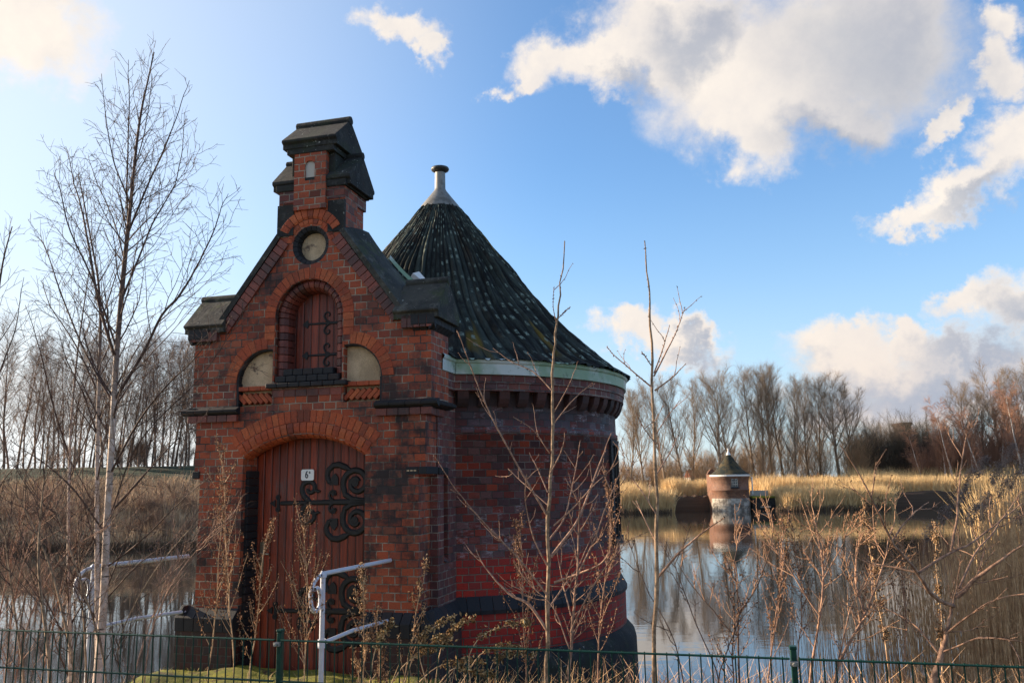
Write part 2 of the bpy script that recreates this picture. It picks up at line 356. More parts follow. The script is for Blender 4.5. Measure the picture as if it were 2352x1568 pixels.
def water(t, bs, b):
    pos = geo(t)['Position']; x, y, z = t.sep(pos)[:3]
    h = t.m('ADD', t.noise(t.comb(t.m('MULTIPLY', x, .9), t.m('MULTIPLY', y, 2.2), 0.), 1.3, 3), t.m('MULTIPLY', t.noise(t.comb(t.m('MULTIPLY', x, .35), t.m('MULTIPLY', y, .9), 0.), .6, 2), 2.0))
    bs((.022, .022, .02), .012, h, .04, .05)
    b.inputs['IOR'].default_value = 2.1
mat('pond_water', water)

# ------------------------------------------------------------------ mesh helpers
def link(name, me, mats, parent=None, **props):
    o = bpy.data.objects.new(name, me); COL.objects.link(o)
    if isinstance(mats, str): mats = [mats]
    if not me.materials:
        for m in mats: me.materials.append(MATS[m])
    if parent is not None: o.parent = parent
    for k, q in props.items(): o[k] = q
    return o
def empty(name, loc, rz=0., **props):
    o = bpy.data.objects.new(name, None); COL.objects.link(o); o.location = loc; o.rotation_euler = (0, 0, rz); o.empty_display_size = .2
    for k, q in props.items(): o[k] = q
    return o
class MB:
    def __init__(s): s.v = []; s.f = []; s.mi = []; s.uv = {}
    def add(s, vs, fs, mi=0):
        o = len(s.v); s.v += [tuple(map(float, p)) for p in vs]
        for f in fs: s.f.append(tuple(i+o for i in f)); s.mi.append(mi)
        return o
    def box(s, x0, x1, y0, y1, z0, z1, mi=0, M=None):
        vs = [(x, y, z) for x in (x0, x1) for y in (y0, y1) for z in (z0, z1)]
        if M is not None: vs = [tuple(M @ Vector(p)) for p in vs]
        s.add(vs, [(0, 1, 3, 2), (4, 6, 7, 5), (0, 4, 5, 1), (2, 3, 7, 6), (0, 2, 6, 4), (1, 5, 7, 3)], mi)
    def prism(s, poly, y0, y1, mi=0, axis='y'):
        """poly in (x,z) CCW, extruded along y (or x when axis='x': poly in (y,z))"""
        n_ = len(poly)
        if axis == 'y': A = [(p[0], y0, p[1]) for p in poly]; B = [(p[0], y1, p[1]) for p in poly]
        elif axis == 'x': A = [(y0, p[0], p[1]) for p in poly]; B = [(y1, p[0], p[1]) for p in poly]
        else: A = [(p[0], p[1], y0) for p in poly]; B = [(p[0], p[1], y1) for p in poly]
        tri = tessellate_polygon([[Vector((p[0], p[1], 0)) for p in poly]])
        o = s.add(A+B, [], mi)
        for t_ in tri: s.f.append((o+t_[0], o+t_[1], o+t_[2])); s.mi.append(mi); s.f.append((o+n_+t_[2], o+n_+t_[1], o+n_+t_[0])); s.mi.append(mi)
        for i in range(n_):
            j = (i+1) % n_; s.f.append((o+i, o+n_+i, o+n_+j, o+j)); s.mi.append(mi)
    def holes(s, outer, holes, y0, y1, mi=0):
        loops = [outer]+holes
        vv = [[Vector((p[0], p[1], 0)) for p in l] for l in loops]; flat = [p for l in loops for p in l]; n_ = len(flat)
        tri = tessellate_polygon(vv)
        o = s.add([(p[0], y0, p[1]) for p in flat]+[(p[0], y1, p[1]) for p in flat], [], mi)
        for t_ in tri:
            s.f.append((o+t_[0], o+t_[1], o+t_[2])); s.mi.append(mi); s.f.append((o+n_+t_[2], o+n_+t_[1], o+n_+t_[0])); s.mi.append(mi)
        k = 0
        for l in loops:
            m_ = len(l)
            for i in range(m_):
                a, b_ = k+i, k+(i+1) % m_
                s.f.append((o+a, o+n_+a, o+n_+b_, o+b_)); s.mi.append(mi)
            k += m_
    def lathe(s, prof, cx, cy, n_=64, a0=0., a1=2*math.pi, mi=0, jit=None):
        full_ = abs(a1-a0-2*math.pi) < 1e-6; cols = n_ if full_ else n_+1
        vs = []
        for i in range(cols):
            a = a0+(a1-a0)*i/n_
            for j, (r, z) in enumerate(prof):
                vs.append((cx+r*math.cos(a), cy+r*math.sin(a), z))
        o = s.add(vs, [], mi); L = len(prof)
        for i in range(n_):
            i2 = (i+1) % cols
            for j in range(L-1):
                s.f.append((o+i*L+j, o+i2*L+j, o+i2*L+j+1, o+i*L+j+1)); s.mi.append(mi)
    def vous(s, cx, cz, a0, a1, n_, sec, gap=.006, sub=3, mi=0, jit=0.):
        """n wedge bricks round (cx,cz); sec = cross-section polygon of (radius, y)"""
        rm = sum(p[0] for p in sec)/len(sec)
        for i in range(n_):
            b0 = a0+(a1-a0)*i/n_; b1 = a0+(a1-a0)*(i+1)/n_; g = gap/2/rm; b0 += g; b1 -= g
            dj = random.uniform(-jit, jit)
            L = len(sec); vs = []
            for k in range(sub+1):
                a = b0+(b1-b0)*k/sub
                vs += [(cx+math.cos(a)*r, y+dj, cz+math.sin(a)*r) for r, y in sec]
            fs = [(k*L+j, (k+1)*L+j, (k+1)*L+(j+1) % L, k*L+(j+1) % L) for k in range(sub) for j in range(L)]
            fs += [tuple(range(L))[::-1], tuple(sub*L+j for j in range(L))]
            s.add(vs, fs, mi)
    def build(s, name, mats, parent=None, uvscale=None, smooth=False, cyl=None, bevel=0, **props):
        me = bpy.data.meshes.new(name); me.from_pydata(s.v, [], s.f); me.update()
        if isinstance(mats, str): mats = [mats]
        for m in mats: me.materials.append(MATS[m])
        me.polygons.foreach_set('material_index', s.mi)
        import bmesh
        bm = bmesh.new(); bm.from_mesh(me); bmesh.ops.recalc_face_normals(bm, faces=bm.faces)
        uvl = bm.loops.layers.uv.new('UVMap')
        for f in bm.faces:
            nn = f.normal
            for l in f.loops:
                p = l.vert.co
                if cyl:
                    cx, cy, rr = cyl
                    a = math.atan2(p.y-cy, p.x-cx); c = f.calc_center_median(); ac = math.atan2(c.y-cy, c.x-cx)
                    if a-ac > math.pi: a -= 2*math.pi
                    if a-ac < -math.pi: a += 2*math.pi
                    l[uvl].uv = (a*rr, p.z) if abs(nn.z) < .7 else (p.x, p.y)
                elif abs(nn.y) >= max(abs(nn.x), abs(nn.z)): l[uvl].uv = (p.x, p.z)
                elif abs(nn.x) >= abs(nn.z): l[uvl].uv = (p.y+.04, p.z)
                else: l[uvl].uv = (p.x, p.y)
            f.smooth = smooth
        bm.to_mesh(me); bm.free()
        o = link(name, me, [], parent, **props)
        if bevel:
            m_ = o.modifiers.new('bevel', 'BEVEL'); m_.width = bevel; m_.segments = 2; m_.limit_method = 'ANGLE'; m_.angle_limit = R(40)
        return o
def build_lr(mb, name, mats, parent, **kw):
    """the left and the right piece of a mirrored detail, each a part of its own"""
    par = list(range(len(mb.v)))
    def find(a):
        while par[a] != a: par[a] = par[par[a]]; a = par[a]
        return a
    for f in mb.f:
        for q_ in f[1:]: par[find(q_)] = find(f[0])
    sx_ = {}
    for i, p in enumerate(mb.v): sx_.setdefault(find(i), []).append(p[0])
    out = []
    for sgn in (-1, 1):
        n2 = MB(); idx = {}
        for f, mi in zip(mb.f, mb.mi):
            c = sx_[find(f[0])]
            if (sum(c)/len(c) >= 0) != (sgn > 0): continue
            for i in f:
                if i not in idx: idx[i] = len(n2.v); n2.v.append(mb.v[i])
            n2.f.append(tuple(idx[i] for i in f)); n2.mi.append(mi)
        if n2.f: out.append(n2.build(name, mats, parent, **kw))
    return out
def arc(cx, cz, r, a0, a1, n_): return [(cx+r*math.cos(a0+(a1-a0)*i/n_), cz+r*math.sin(a0+(a1-a0)*i/n_)) for i in range(n_+1)]

class TB:
    """fast collector of tapering tubes and little seeds"""
    def __init__(s): s.V = []; s.F = []; s.M = []; s.n = 0; s.bulk = {}
    def add(s, P, rad, k=5, mi=0):
        P = np.asarray(P, float); n_ = len(P); rad = np.broadcast_to(np.asarray(rad, float), (n_,))
        T = np.gradient(P, axis=0); T /= np.linalg.norm(T, axis=1)[:, None]+1e-12
        ref = np.array((.31, .87, .38)) if abs(T[0] @ np.array((.31, .87, .38))) < .9 else np.array((1., 0, 0))
        A = np.cross(T, ref); A /= np.linalg.norm(A, axis=1)[:, None]+1e-12; B = np.cross(T, A)
        th = np.arange(k)*2*math.pi/k
        V = P[:, None]+rad[:, None, None]*(A[:, None]*np.cos(th)[None, :, None]+B[:, None]*np.sin(th)[None, :, None])
        s.V.append(V.reshape(-1, 3))
        i = np.arange(n_-1)[:, None]*k; j = np.arange(k)[None]; j2 = (j+1) % k
        q = np.stack((i+j, i+j2, i+k+j2, i+k+j), -1).reshape(-1, 4)+s.n
        s.F.append(q); s.M.append(np.full(len(q), mi)); s.n += n_*k
    def seeds(s, C, size, mi=1, stretch=1.8, up=None):
        """little double pyramids"""
        C = np.asarray(C, float); n_ = len(C)
        if not n_: return
        d = RNG.normal(size=(n_, 3)); d[:, 2] += 1.0
        if up is not None: d = d*.5+up
        d /= np.linalg.norm(d, axis=1)[:, None]
        a = np.cross(d, RNG.normal(size=(n_, 3))); a /= np.linalg.norm(a, axis=1)[:, None]+1e-9; b_ = np.cross(d, a)
        sz = (np.asarray(size)*RNG.uniform(.6, 1.3, n_))[:, None]
        V = np.stack((C+d*sz*stretch, C+a*sz, C+b_*sz, C-(a+b_)*sz*.7, C-d*sz*stretch), 1)
        base = np.arange(n_)[:, None]*5+s.n
        q = np.concatenate([base+np.array([[0, 1, 4, 2]]), base+np.array([[0, 2, 4, 3]]), base+np.array([[0, 3, 4, 1]])])
        s.V.append(V.reshape(-1, 3)); s.F.append(q); s.M.append(np.full(len(q), mi)); s.n += n_*5
    def blades(s, P, Dv, L, wd, mi=0, bend=.2, side=None):
        """tapering two-quad leaves / stalks"""
        n_ = len(P); P = np.asarray(P, float); Dv = Dv/np.linalg.norm(Dv, axis=1)[:, None]
        if side is None:
            side = RNG.normal(size=(n_, 3)); side[:, 2] = 0
        side = side-(side*Dv).sum(1)[:, None]*Dv; side /= np.linalg.norm(side, axis=1)[:, None]+1e-9
        bn = RNG.normal(size=(n_, 3))*bend; bn[:, 2] = -abs(bn[:, 2])*.6
        L = np.asarray(L)[:, None]; wd = np.asarray(wd)[:, None] if np.ndim(wd) else np.full((n_, 1), wd)
        m1 = P+Dv*L*.55+bn*L*.25; m2 = P+Dv*L+bn*L
        V = np.stack((P-side*wd*.5, P+side*wd*.5, m1-side*wd*.45, m1+side*wd*.45, m2-side*wd*.08, m2+side*wd*.08), 1)
        base = np.arange(n_)[:, None]*6+s.n
        q = np.concatenate([base+np.array([[0, 1, 3, 2]]), base+np.array([[2, 3, 5, 4]])])
        s.V.append(V.reshape(-1, 3)); s.F.append(q); s.M.append(np.full(len(q), mi)); s.n += n_*6
    def flush(s):
        for (k, mi), L in s.bulk.items():
            q = np.concatenate([a[0] for a in L]); d = np.concatenate([a[1] for a in L]); ln = np.concatenate([a[2] for a in L])[:, None]; r = np.concatenate([a[3] for a in L])[:, None]
            n_ = len(q); b = RNG.normal(size=(n_, 3))*.16; b[:, 2] += L[0][4]
            p1 = q+d*ln*.5+b*ln*.2; p2 = q+d*ln+b*ln
            a = np.cross(d, RNG.normal(size=(n_, 3))); a /= np.linalg.norm(a, axis=1)[:, None]+1e-9; c = np.cross(d, a)
            V = []
            for p, rr in ((q, 1.), (p1, .75), (p2, .35)):
                for j in range(3): V.append(p+r*rr*(a*math.cos(j*2.0944)+c*math.sin(j*2.0944)))
            V = np.stack(V, 1); base = np.arange(n_)[:, None]*9+s.n
            F = np.concatenate([base+np.array([[x+j, x+(j+1) % 3, x+3+(j+1) % 3, x+3+j]]) for x in (0, 3) for j in range(3)])
            s.V.append(V.reshape(-1, 3)); s.F.append(F); s.M.append(np.full(len(F), mi)); s.n += n_*9
        s.bulk = {}
    def mesh(s, name, mats, smooth=True):
        s.flush()
        V = np.concatenate(s.V).astype(np.float32); F = np.concatenate(s.F).astype(np.int32); M = np.concatenate(s.M).astype(np.int32)
        me = bpy.data.meshes.new(name); me.vertices.add(len(V)); me.vertices.foreach_set('co', V.ravel())
        me.loops.add(F.size); me.loops.foreach_set('vertex_index', F.ravel())
        me.polygons.add(len(F)); me.polygons.foreach_set('loop_start', np.arange(len(F), dtype=np.int32)*4)
        me.polygons.foreach_set('material_index', M); me.polygons.foreach_set('use_smooth', np.full(len(F), smooth))
        me.update(calc_edges=True); me.validate()
        for m in ([mats] if isinstance(mats, str) else mats): me.materials.append(MATS[m])
        return me
RNG = np.random.default_rng(7); random.seed(7)
def nrm(a): return a/(np.linalg.norm(a)+1e-12)
def side_dir(d, ang, rng, az=None):
    a = np.cross(d, (0, 0, 1.)) if abs(d[2]) < .98 else np.array((1., 0, 0)); a = nrm(a); b = np.cross(d, a)
    th = rng.uniform(0, 2*math.pi) if az is None else az
    return nrm(d*math.cos(ang)+(a*math.cos(th)+b*math.sin(th))*math.sin(ang))
def path(p, d, L, seg, wander, up, rng):
    P = [np.asarray(p, float)]; d = nrm(np.asarray(d, float)); st = L/seg
    for i in range(seg):
        d = nrm(d+rng.normal(size=3)*wander+np.array((0, 0, up))); P.append(P[-1]+d*st)
    return np.array(P)
def sample(P, t):
    x = t*(len(P)-1); i = min(int(x), len(P)-2); f = x-i
    return P[i]*(1-f)+P[i+1]*f, nrm(P[i+1]-P[i])
def branch(T, P, r0, r1, lv, cfg, rng, mi=None, k=None):
    """tube along P, then children by cfg[lv+1]"""
    c = cfg[lv]; n_ = len(P); tt = np.linspace(0, 1, n_)
    T[c.get('to', 0)].add(P, r0+(r1-r0)*tt**c.get('tp', .9), k or c.get('k', 4), c.get('mi', 0) if mi is None else mi)
    if lv+1 >= len(cfg): return
    c2 = cfg[lv+1]; L = np.linalg.norm(np.diff(P, axis=0), axis=1).sum()
    cnt = c2['n'] if 'n' in c2 else max(1, int(L*c2['dens']*rng.uniform(.8, 1.2)))
    if c2.get('bulk'):
        t = np.clip(c2.get('t0', .1)+(1-c2.get('t0', .1))*(np.arange(cnt)+rng.uniform(.1, .9, cnt))/cnt, 0, .99)
        x = t*(n_-1); ii = np.minimum(x.astype(int), n_-2); f = (x-ii)[:, None]
        q = P[ii]*(1-f)+P[ii+1]*f; d = P[ii+1]-P[ii]; d /= np.linalg.norm(d, axis=1)[:, None]+1e-9
        s_ = rng.normal(size=(cnt, 3)); s_ -= (s_*d).sum(1)[:, None]*d; s_ /= np.linalg.norm(s_, axis=1)[:, None]+1e-9
        an = np.radians(rng.uniform(*c2['ang'], cnt))[:, None]; cd = d*np.cos(an)+s_*np.sin(an)
        ln = (c2['len'] if 'len' in c2 else c2['L']*L*(1.1-.6*t))*rng.uniform(.5, 1.35, cnt)
        T[c2.get('to', 0)].bulk.setdefault((3, c2.get('mi', 0)), []).append((q, cd, ln, np.full(cnt, c2['rmin']), c2.get('up', 0.)))
        return
    az = rng.uniform(0, 6.28)
    for j in range(cnt):
        t = c2.get('t0', .2)+(1-c2.get('t0', .2))*((j+rng.uniform(.2, .8))/cnt)
        t = min(t, .985); q, d = sample(P, t); az += 2.4
        ln = (c2['L'](t, L) if callable(c2['L']) else c2['L']*L*(1.1-.7*t))*rng.uniform(.7, 1.25)
        cd = side_dir(d, R(rng.uniform(*c2['ang'])), rng, az+rng.uniform(-.5, .5))
        rr = max(c2.get('rmin', .001), (r0+(r1-r0)*t)*c2.get('rr', .5))
        CP = path(q, cd, ln, c2.get('seg', 4), c2.get('wan', .12), c2.get('up', .08), rng)
        branch(T, CP, rr, max(c2.get('rtip', .0006), rr*.25), lv+1, cfg, rng)

# ------------------------------------------------------------------ the setting: ground, water, causeway
WATER = -0.65
def shore(x):
    s = 1/(1+math.exp(-(x+6)/3.0))
    return 62+s*54
def gz(x, y):
    if y < 30:
        t = min(max((y-6.7)/2.2, 0), 1); t = t*t*(3-2*t)
        return 1.86+.03*math.sin(x*1.3)*math.cos(y*.9)-(2.9)*t
    sh = shore(x); d = y-sh
    if d < 0: return max(-1.04, -1.04)
    lf = 1/(1+math.exp((x+14)/2.5))
    zl = min(d*.27, 6.45)-.75; zr = min(d*1.6, 1.9)-.75
    return lf*zl+(1-lf)*zr
xs = np.unique(np.concatenate([np.linspace(-700, -80, 18), np.linspace(-80, 130, 106), np.linspace(-9, 9, 46), np.linspace(130, 700, 18)]))
ys = np.unique(np.concatenate([np.linspace(-40, 3, 12), np.linspace(3, 12, 31), np.linspace(12, 58, 12), np.linspace(58, 135, 78), np.linspace(135, 1500, 24)]))
g = MB(); nx, ny = len(xs), len(ys)
g.v = [(float(x), float(y), gz(x, y)) for x in xs for y in ys]
g.f = [(i*ny+j, (i+1)*ny+j, (i+1)*ny+j+1, i*ny+j+1) for i in range(nx-1) for j in range(ny-1)]; g.mi = [0]*len(g.f)
g.build('ground', 'ground', smooth=True, kind='structure')
m = MB(); m.add([(-260, 7.5, WATER), (260, 7.5, WATER), (260, 135, WATER), (-260, 135, WATER)], [(0, 1, 2, 3)])
m.build('pond_water', 'pond_water', kind='structure')

# the tower's own frame: x along the gable front, y into the building, z up
Cw = Vector((-2.022, 8.5, 0)); YAW = 0.26775
E0 = Vector((math.cos(YAW), -math.sin(YAW), 0)); N0 = Vector((math.sin(YAW), math.cos(YAW), 0))
ORG = Cw-E0*.075
def loc(x, y, z=0.): return ORG+E0*x+N0*y+Vector((0, 0, z))

cz_ = MB(); A = 40; Bn = 34
vs = []
for i in range(A+1):
    for j in range(Bn+1):
        x = -1.56+3.12*i/A; y = -3.0+3.05*j/Bn
        e = max(0, abs(x)-1.30)/.26
        z = 1.87+.02*math.sin(x*7+y*3)+.015*math.sin(y*9-x*4)-e*e*.16+random.uniform(-.008, .008)
        vs.append((x, y, z))
cz_.add(vs, [(i*(Bn+1)+j, (i+1)*(Bn+1)+j, (i+1)*(Bn+1)+j+1, i*(Bn+1)+j+1) for i in range(A) for j in range(Bn)])
o = cz_.build('causeway_path', 'moss_grass', smooth=True, kind='structure'); o.location = ORG; o.rotation_euler = (0, 0, -YAW)
m = MB(); m.box(-1.52, 1.52, -2.95, .04, -1.2, 1.66)
o = m.build('causeway', 'brick_tower', kind='structure'); o.location = ORG; o.rotation_euler = (0, 0, -YAW)

# ------------------------------------------------------------------ the near valve tower
VT = empty('valve_tower', ORG, -YAW, label='near red brick valve house with gabled porch and large mossy cone roof', category='tower')
PI = math.pi
# --- porch wall (below the string course)
pw = MB()
lo = [(-1.215, 1.0), (1.215, 1.0), (1.215, 3.72), (1.285, 3.72), (1.285, 4.40), (-1.285, 4.40), (-1.285, 3.72), (-1.215, 3.72)]
DX, DW = -.03, .685                     # door centre and half width of the opening
rD = 1.25; czD = 4.15-rD                # segmental arch
aD = math.asin(DW/rD)
dh = [(DX-DW, 1.70)]+[(DX+rD*math.sin(a), czD+rD*math.cos(a)) for a in np.linspace(-aD, aD, 17)]+[(DX+DW, 1.70)]
pw.holes(lo, [dh], 0, .30)
o = pw.build('porch_wall', 'brick_front', VT)
sw = MB()
sw.box(-1.30, -1.02, .302, 1.5, 1.0, 4.80); sw.box(1.02, 1.30, .302, .47, 1.0, 4.80); sw.box(1.02, 1.30, .60, 1.5, 1.0, 4.80)
sw.box(1.02, 1.30, .47, .60, 1.0, 2.86); sw.box(1.02, 1.30, .47, .60, 3.72, 4.80); sw.box(1.02, 1.16, .47, .60, 2.86, 3.72)
sw.add([(1.16, .47, 2.98), (1.16, .60, 2.98), (1.325, .60, 2.86), (1.325, .47, 2.86)], [(0, 1, 2, 3)])
build_lr(sw, 'side_wall', 'brick_side', VT)
m = MB()
for i in range(5): m.box(1.155-.0, 1.318, .305+i*.055, .352+i*.055, 3.726, 3.795)
for sx in (-1, 1):
    m.box(min(sx*1.22, sx*1.305), max(sx*1.22, sx*1.305), -.018, .302, 3.728, 3.80)
build_lr(m, 'corner_ledge', 'black_brick', VT, bevel=.006)
m = MB(); m.box(1.085, 1.212, -.010, .02, 3.728, 3.80); VB = m.build('vent_brick', 'black_brick', VT)
m = MB()
for i in range(3): m.box(1.098+i*.036, 1.122+i*.036, -.013, -.009, 3.757, 3.770)
m.build('pale_slots', 'sandstone', VB)
# --- black plinth with sloping top
pl = MB()
for (xa, xb) in ((-1.37, DX-DW), (DX+DW, 1.37)):
    xi = xa if xa < -1 else xb
    pl.box(xa, xb, -.085, .25, 1.0, 2.30)
pl.box(1.30, 1.37, .25, .80, 1.0, 2.30); pl.box(-1.37, -1.30, .25, .9, 1.0, 2.30)
build_lr(pl, 'plinth', 'brick_plinth', VT)
def slope_course(mb, x0, x1, n_, yb, yf, z0, z1, z2):
    w_ = (x1-x0)/n_
    for i in range(n_):
        a, b_ = x0+i*w_+.003, x0+(i+1)*w_-.003
        mb.prism([(yb, z0), (yf, z0), (yf, z1), (yb, z2)], a, b_, axis='x')
ps = MB()
slope_course(ps, -1.378, DX-DW+.01, 6, .02, -.095, 2.22, 2.35, 2.46)
slope_course(ps, DX+DW-.01, 1.378, 7, .02, -.095, 2.22, 2.35, 2.46)
for sx in (-1, 1):
    for i in range(7):
        a = -.155+i*.137; b_ = a+.131
        X = lambda q: sx*q
        ps.prism([(X(1.29), 2.22), (X(1.378), 2.22), (X(1.378), 2.35), (X(1.29), 2.46)], a+.08, b_+.08)
build_lr(ps, 'plinth_ledge', 'black_brick', VT, bevel=.004)
# --- black jamb bricks at the left of the door
jb = MB(); z = 1.72
while z < 3.78:
    jb.box(DX-DW-.005, DX-DW+.035, .06, .30, z+.003, z+.074); jb.box(DX+DW-.035, DX+DW+.005, .06, .30, z+.003, z+.074); z += .077
build_lr(jb, 'door_jamb', 'black_brick', VT, bevel=.004)
# --- door arch rings
ar = MB(); ang0, ang1 = PI/2-aD-.01, PI/2+aD+.01
roll = [(rD-.035, .16), (rD-.035, .06), (rD-.012, .012), (rD+.03, -.012), (rD+.08, -.018), (rD+.118, -.010), (rD+.118, .16)]
ar.vous(DX, czD, ang0, ang1, 21, roll, .008, 3, 0)
ar.vous(DX, czD, ang0-.015, ang1+.015, 24, [(rD+.124, .05), (rD+.124, -.006), (rD+.246, -.006), (rD+.246, .05)], .007, 2, 0)
ar.build('door_arch', 'arch_brick', VT, bevel=.004)
# --- door
dr = MB()
yl = .255
dpoly = [(DX-DW-.02, 1.72)]+[(DX+(rD-.01)*math.sin(a), czD+(rD-.01)*math.cos(a)) for a in np.linspace(-aD-.02, aD+.02, 15)]+[(DX+DW+.02, 1.72)]
dr.prism(dpoly[::-1], yl, yl+.06)
DOOR = dr.build('door', 'door_wood', VT)
DOOR['label'] = 'weathered red plank door with scrolled black iron straps and a white number plate'
def ribbon(mb, pts, wd, y0, th, cap=True):
    pts = np.array(pts, float); n_ = len(pts); wd = np.broadcast_to(np.asarray(wd, float), (n_,))
    T = np.gradient(pts, axis=0); T /= np.linalg.norm(T, axis=1)[:, None]; N_ = np.stack((-T[:, 1], T[:, 0]), 1)
    vs = []
    for i in range(n_):
        a = pts[i]+N_[i]*wd[i]/2; b_ = pts[i]-N_[i]*wd[i]/2; c = pts[i]
        vs += [(a[0], y0, a[1]), (c[0]+(a[0]-c[0])*.5, y0-th, c[1]+(a[1]-c[1])*.5), (c[0]+(b_[0]-c[0])*.5, y0-th, c[1]+(b_[1]-c[1])*.5), (b_[0], y0, b_[1])]
    fs = [(i*4+j, (i+1)*4+j, (i+1)*4+(j+1) % 4, i*4+(j+1) % 4) for i in range(n_-1) for j in range(4)]
    fs += [(0, 1, 2, 3), tuple((n_-1)*4+j for j in (3, 2, 1, 0))]
    mb.add(vs, fs)
def spiral(cx, cz, r0, r1, a0, turns, n_=34, sgn=1):
    return [(cx+(r0+(r1-r0)*t)*math.cos(a0+sgn*turns*2*PI*t), cz+(r0+(r1-r0)*t)*math.sin(a0+sgn*turns*2*PI*t)) for t in np.linspace(0, 1, n_)]
def disc(mb, cx, cz, r, y0, th, n_=12, sx=1.):
    mb.prism([(cx+sx*r*math.cos(2*PI*i/n_), cz+r*math.sin(2*PI*i/n_)) for i in range(n_)], y0-th, y0)
def hinge(mb, z, s=1.0, y=yl, XR=.615, full=True, mirror_ok=True):
    """iron strap of the big door; XR is where it meets the hanging stile; the scrolls mirror about the strap"""
    th = .016
    ribbon(mb, [(XR, z), (XR-.35*s, z-.004), (XR-.75*s, z-.008), (XR-1.03*s, z-.010)], [.085*s, .062*s, .048*s, .044*s], y, th)
    ribbon(mb, [(XR+.01, z-.13*s), (XR+.01, z+.13*s)], .04*s, y, th*1.3)
    X = XR-1.06*s
    disc(mb, X, z-.010+.062*s, .026*s, y, th); disc(mb, X, z-.010-.062*s, .026*s, y, th); ribbon(mb, [(X, z+.06*s), (X, z-.08*s)], .04*s, y, th)
    mb.prism([(X-.095*s, z-.01), (X-.03*s, z-.045*s), (X-.03*s, z+.025*s)], y-th, y)
    for q in (1, -1):
        zz = lambda dz: z+q*dz*s
        # big volute
        c = (XR-.175*s, zz(.185)); 
        pts = [(XR-.02*s, zz(.015)), (XR-.12*s, zz(.015)), (XR-.22*s, zz(.025)), (XR-.30*s, zz(.07))]
        sp_ = spiral(c[0], c[1], .150*s, .030*s, PI*1.08 if q > 0 else PI*.92, 1.45, 44, -q)
        ribbon(mb, pts+sp_, np.concatenate([np.linspace(.04, .066, 4), np.linspace(.070, .050, 44)])*s, y, th)
        disc(mb, c[0]-.012*s, c[1], .038*s, y, th)
        # hooked arm over the volute towards the left
        a = [(XR-.235*s, zz(.315)), (XR-.30*s, zz(.345)), (XR-.37*s, zz(.372)), (XR-.44*s, zz(.365)), (XR-.49*s, zz(.32)), (XR-.505*s, zz(.26)), (XR-.48*s, zz(.20)), (XR-.43*s, zz(.185))]
        ribbon(mb, a, np.array([.02, .068, .07, .066, .062, .06, .06, .03])*s, y, th)
        mb.prism([(XR-.47*s, zz(.165)), (XR-.375*s, zz(.165)), (XR-.375*s, zz(.24)), (XR-.41*s, zz(.285)), (XR-.45*s, zz(.25))][::q], y-th, y)
        # small curl near the middle
        ribbon(mb, spiral(XR-.43*s, zz(.072), .055*s, .018*s, -PI/2*q, .8, 16, -q), .034*s, y, th)
        disc(mb, XR-.425*s, zz(.09), .03*s, y, th)
        # left volute
        lp = [(XR-.70*s, zz(.0)), (XR-.765*s, zz(.06))]+spiral(XR-.70*s, zz(.135), .092*s, .022*s, PI*1.1 if q > 0 else PI*.9, 1.05, 30, -q)
        ribbon(mb, lp, np.linspace(.062, .042, len(lp))*s, y, th)
        ribbon(mb, [(XR-.655*s, zz(.125)), (XR-.60*s, zz(.105)), (XR-.575*s, zz(.11))], np.array([.04, .035, .01])*s, y, th)
for z in (3.47, 2.40):
    hm = MB(); hinge(hm, z); hm.build('strap_hinge', 'iron', DOOR)
m = MB(); m.box(-.640, -.595, yl-.012, yl, 2.72, 3.07); m.build('lock_plate', 'brass', DOOR, bevel=.004)
m = TB(); m.add([(-.618, yl-.01, 2.955), (-.618, yl-.055, 2.955), (-.60, yl-.062, 2.955), (-.50, yl-.062, 2.95)], .011, 8)
link('handle', m.mesh('handle', 'brass'), [], DOOR)
# number plate
m = MB(); PX, PZ = -.105, 3.70+.045
q = .012; hw, hh = .072, .056
m.prism([(PX-hw+q, PZ-hh), (PX+hw-q, PZ-hh), (PX+hw, PZ-hh+q), (PX+hw, PZ+hh-q), (PX+hw-q, PZ+hh), (PX-hw+q, PZ+hh), (PX-hw, PZ+hh-q), (PX-hw, PZ-hh+q)], yl-.022, yl-.012)
m.box(PX-.02, PX+.02, yl-.012, yl, PZ-.02, PZ+.02)
NP = m.build('number_plate', 'enamel', DOOR); NP['label'] = 'white enamel plate with a black 6 and a small raised mark'
def text(s, size, x, y, z, name, parent, matn, extr=.0015, sx=1.):
    cu = bpy.data.curves.new(name, 'FONT'); cu.body = s; cu.size = size; cu.align_x = 'CENTER'; cu.align_y = 'CENTER'; cu.extrude = extr; cu.offset = size*.018
    t = bpy.data.objects.new('t', cu); COL.objects.link(t)
    dg = bpy.context.evaluated_depsgraph_get(); me = bpy.data.meshes.new_from_object(t.evaluated_get(dg)); bpy.data.objects.remove(t)
    me.transform(Matrix.Diagonal((sx, 1, 1, 1))); me.transform(Matrix.Rotation(PI/2, 4, 'X')); me.transform(Matrix.Translation((x, y, z))); me.name = name; me.materials.clear()
    return link(name, me, matn, parent)
text('6', .105, PX-.008, yl-.0235, PZ, 'numeral', NP, 'sign_ink', sx=.72)
text('a', .042, PX+.026, yl-.0235, PZ+.028, 'raised_mark', NP, 'sign_ink')

